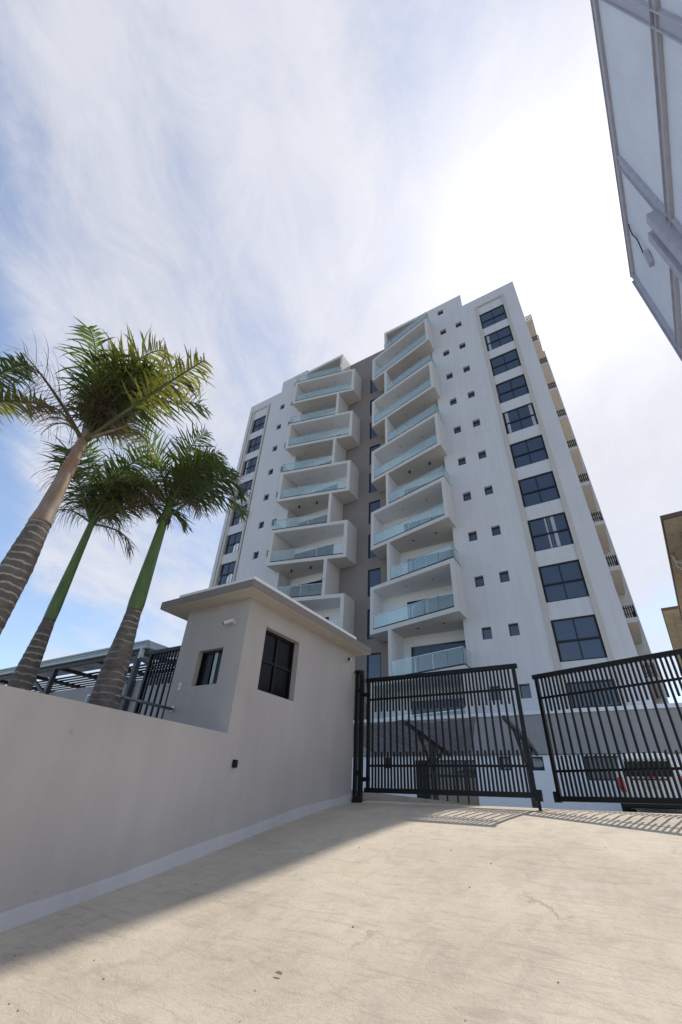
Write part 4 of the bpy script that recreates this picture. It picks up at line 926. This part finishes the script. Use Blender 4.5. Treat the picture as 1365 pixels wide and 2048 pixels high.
# p2: slender middle palm further back
palm('slender middle palm with thin green crownshaft, between the two thicker palms', -7.0, 2.95, 2.10, 4.05, [(0, .17), (.5, .145), (1, .082)], [(0, .085), (.1, .088), (.6, .062), (1, .045)],
     ('trunk', 'shaft_green'), crown(12, 1.2, 1.9, 5, (36, 89), sag=(0.7, 2.4), ll=0.56) + mess(7, 14) + [(20, 32, 1.3, 0.4, 'leafdead', dict(ll=.5, thin=.8, lw=.009, stalk='stalk', droop=1.4))])
# p1: left thick palm with brown shaft
t1, top1 = palm('left thick palm with rusty brown crownshaft and a bare dead frond', -5.6, 1.80, 2.72, 4.32, [(0, .15), (.45, .150), (.75, .158), (1, .118)], [(0, .128), (.12, .105), (.5, .085), (.85, .068), (1, .060)],
     ('trunk', 'shaft_brown'), crown(13, 1.5, 2.3, 9, (68, 90), sag=(0.6, 1.9), sweep=True, ll=0.60) + mess(6, 17)
     + [(12, 36, 2.05, 0.12, 'leaf3', dict(ll=.55, bare=.40, stalkr=.036, droop=1.3, wind=Vector((.2, 0, 0)))),
        (258, 46, 1.5, 0.03, 'leafdead', dict(ll=.75, lw=.006, thin=.8, droop=1.5, stalk='fibre', stalkr=.034, bare=.25, wind=Vector((-.25, -.1, 0)))),
        (20, 14, 0.9, 0.3, 'leafdead', dict(ll=.4, lw=.010, thin=.5, stalk='shaft_brown', stalkr=.03, bare=.4))])
# fibre nest of dead flower stalks hanging in the crown
mb = MB(); rr = random.Random(4)
for k in range(900):
    a = rr.uniform(0, 6.28); u = rr.uniform(-1, 1); r = rr.uniform(.05, .30); c = top1 + Vector((0.16 + r * math.cos(a) * math.sqrt(1 - u * u), -.02 + r * math.sin(a) * math.sqrt(1 - u * u), .42 + .30 * u))
    v = Vector((rr.uniform(-1, 1), rr.uniform(-1, 1), rr.uniform(-1, .6))).normalized(); ax = Vector((rr.uniform(-1, 1), rr.uniform(-1, 1), rr.uniform(-1, 1))).normalized() * .003
    base = len(mb.v)
    for j in range(6):
        mb.v.append(tuple(c - ax)); mb.v.append(tuple(c + ax)); v = (v + Vector((rr.uniform(-.5, .5), rr.uniform(-.5, .5), rr.uniform(-.6, .2)))).normalized(); c = c + v * .055
    for j in range(5): a_ = base + 2 * j; mb.f.append((a_, a_ + 1, a_ + 3, a_ + 2))
tag(mb.build('dead_fibres', 'fibre', t1, fix=False), kind='stuff')
# p0: palm mostly outside the left edge, only frond tips reach in
palm('palm at the far left edge of which only frond tips are seen', -7.0, 0.50, 3.0, 4.62, [(0, .16), (.6, .15), (1, .11)], [(0, .12), (.5, .09), (1, .06)],
     ('trunk', 'shaft_green'), [(22, 42, 1.45, 1.0, 'leaf2', dict(ll=.42, droop=1.1)), (39, 12, 1.5, .5, 'leaf3', dict(ll=.40, droop=.5)), (150, 40, 1.2, 1.2, 'leaf'), (240, 45, 1.2, 1.2, 'leaf2'), (190, 70, 1.2, 1.5, 'leaf')])

# ------------------------------------------------------------------ litter on the driveway
lf = MB()
for k in range(3):
    a = k * 1.1; lf.poly([(-.016 + .012 * k, 0, .006), (.01 + .012 * k, .010, .018), (.026 + .01 * k, .0, .004), (.01 + .012 * k, -.012, .010)])
tag(lf.build('dead_leaf', 'leafdebris', None, (-2.33, 3.08, sm(3.08) + .004), fix=False), 'small curled pinkish dead leaf lying on the concrete driveway', 'leaf')
def pebbles(n):
    rr = random.Random(9); mb = MB()
    for k in range(n):
        x = rr.uniform(-4.7, 1.5); y = rr.uniform(1.2, 8.2); r = rr.uniform(.003, .009) * (1 if rr.random() < .93 else 1.7); z = sm(y) + .010 * math.sin(1.1 * x + .7 * y)
        i = len(mb.v); c = (x, y, z + r * .4)
        for d in ((1, 0, 0), (-1, 0, 0), (0, 1, 0), (0, -1, 0), (0, 0, .8), (0, 0, -.8)): mb.v.append(tuple(c[q] + d[q] * r * rr.uniform(.7, 1.3) for q in range(3)))
        for f in ((0, 2, 4), (2, 1, 4), (1, 3, 4), (3, 0, 4), (2, 0, 5), (1, 2, 5), (3, 1, 5), (0, 3, 5)): mb.f.append(tuple(i + q for q in f))
    tag(mb.build('grit', 'stone', fix=False), kind='stuff')
pebbles(55)
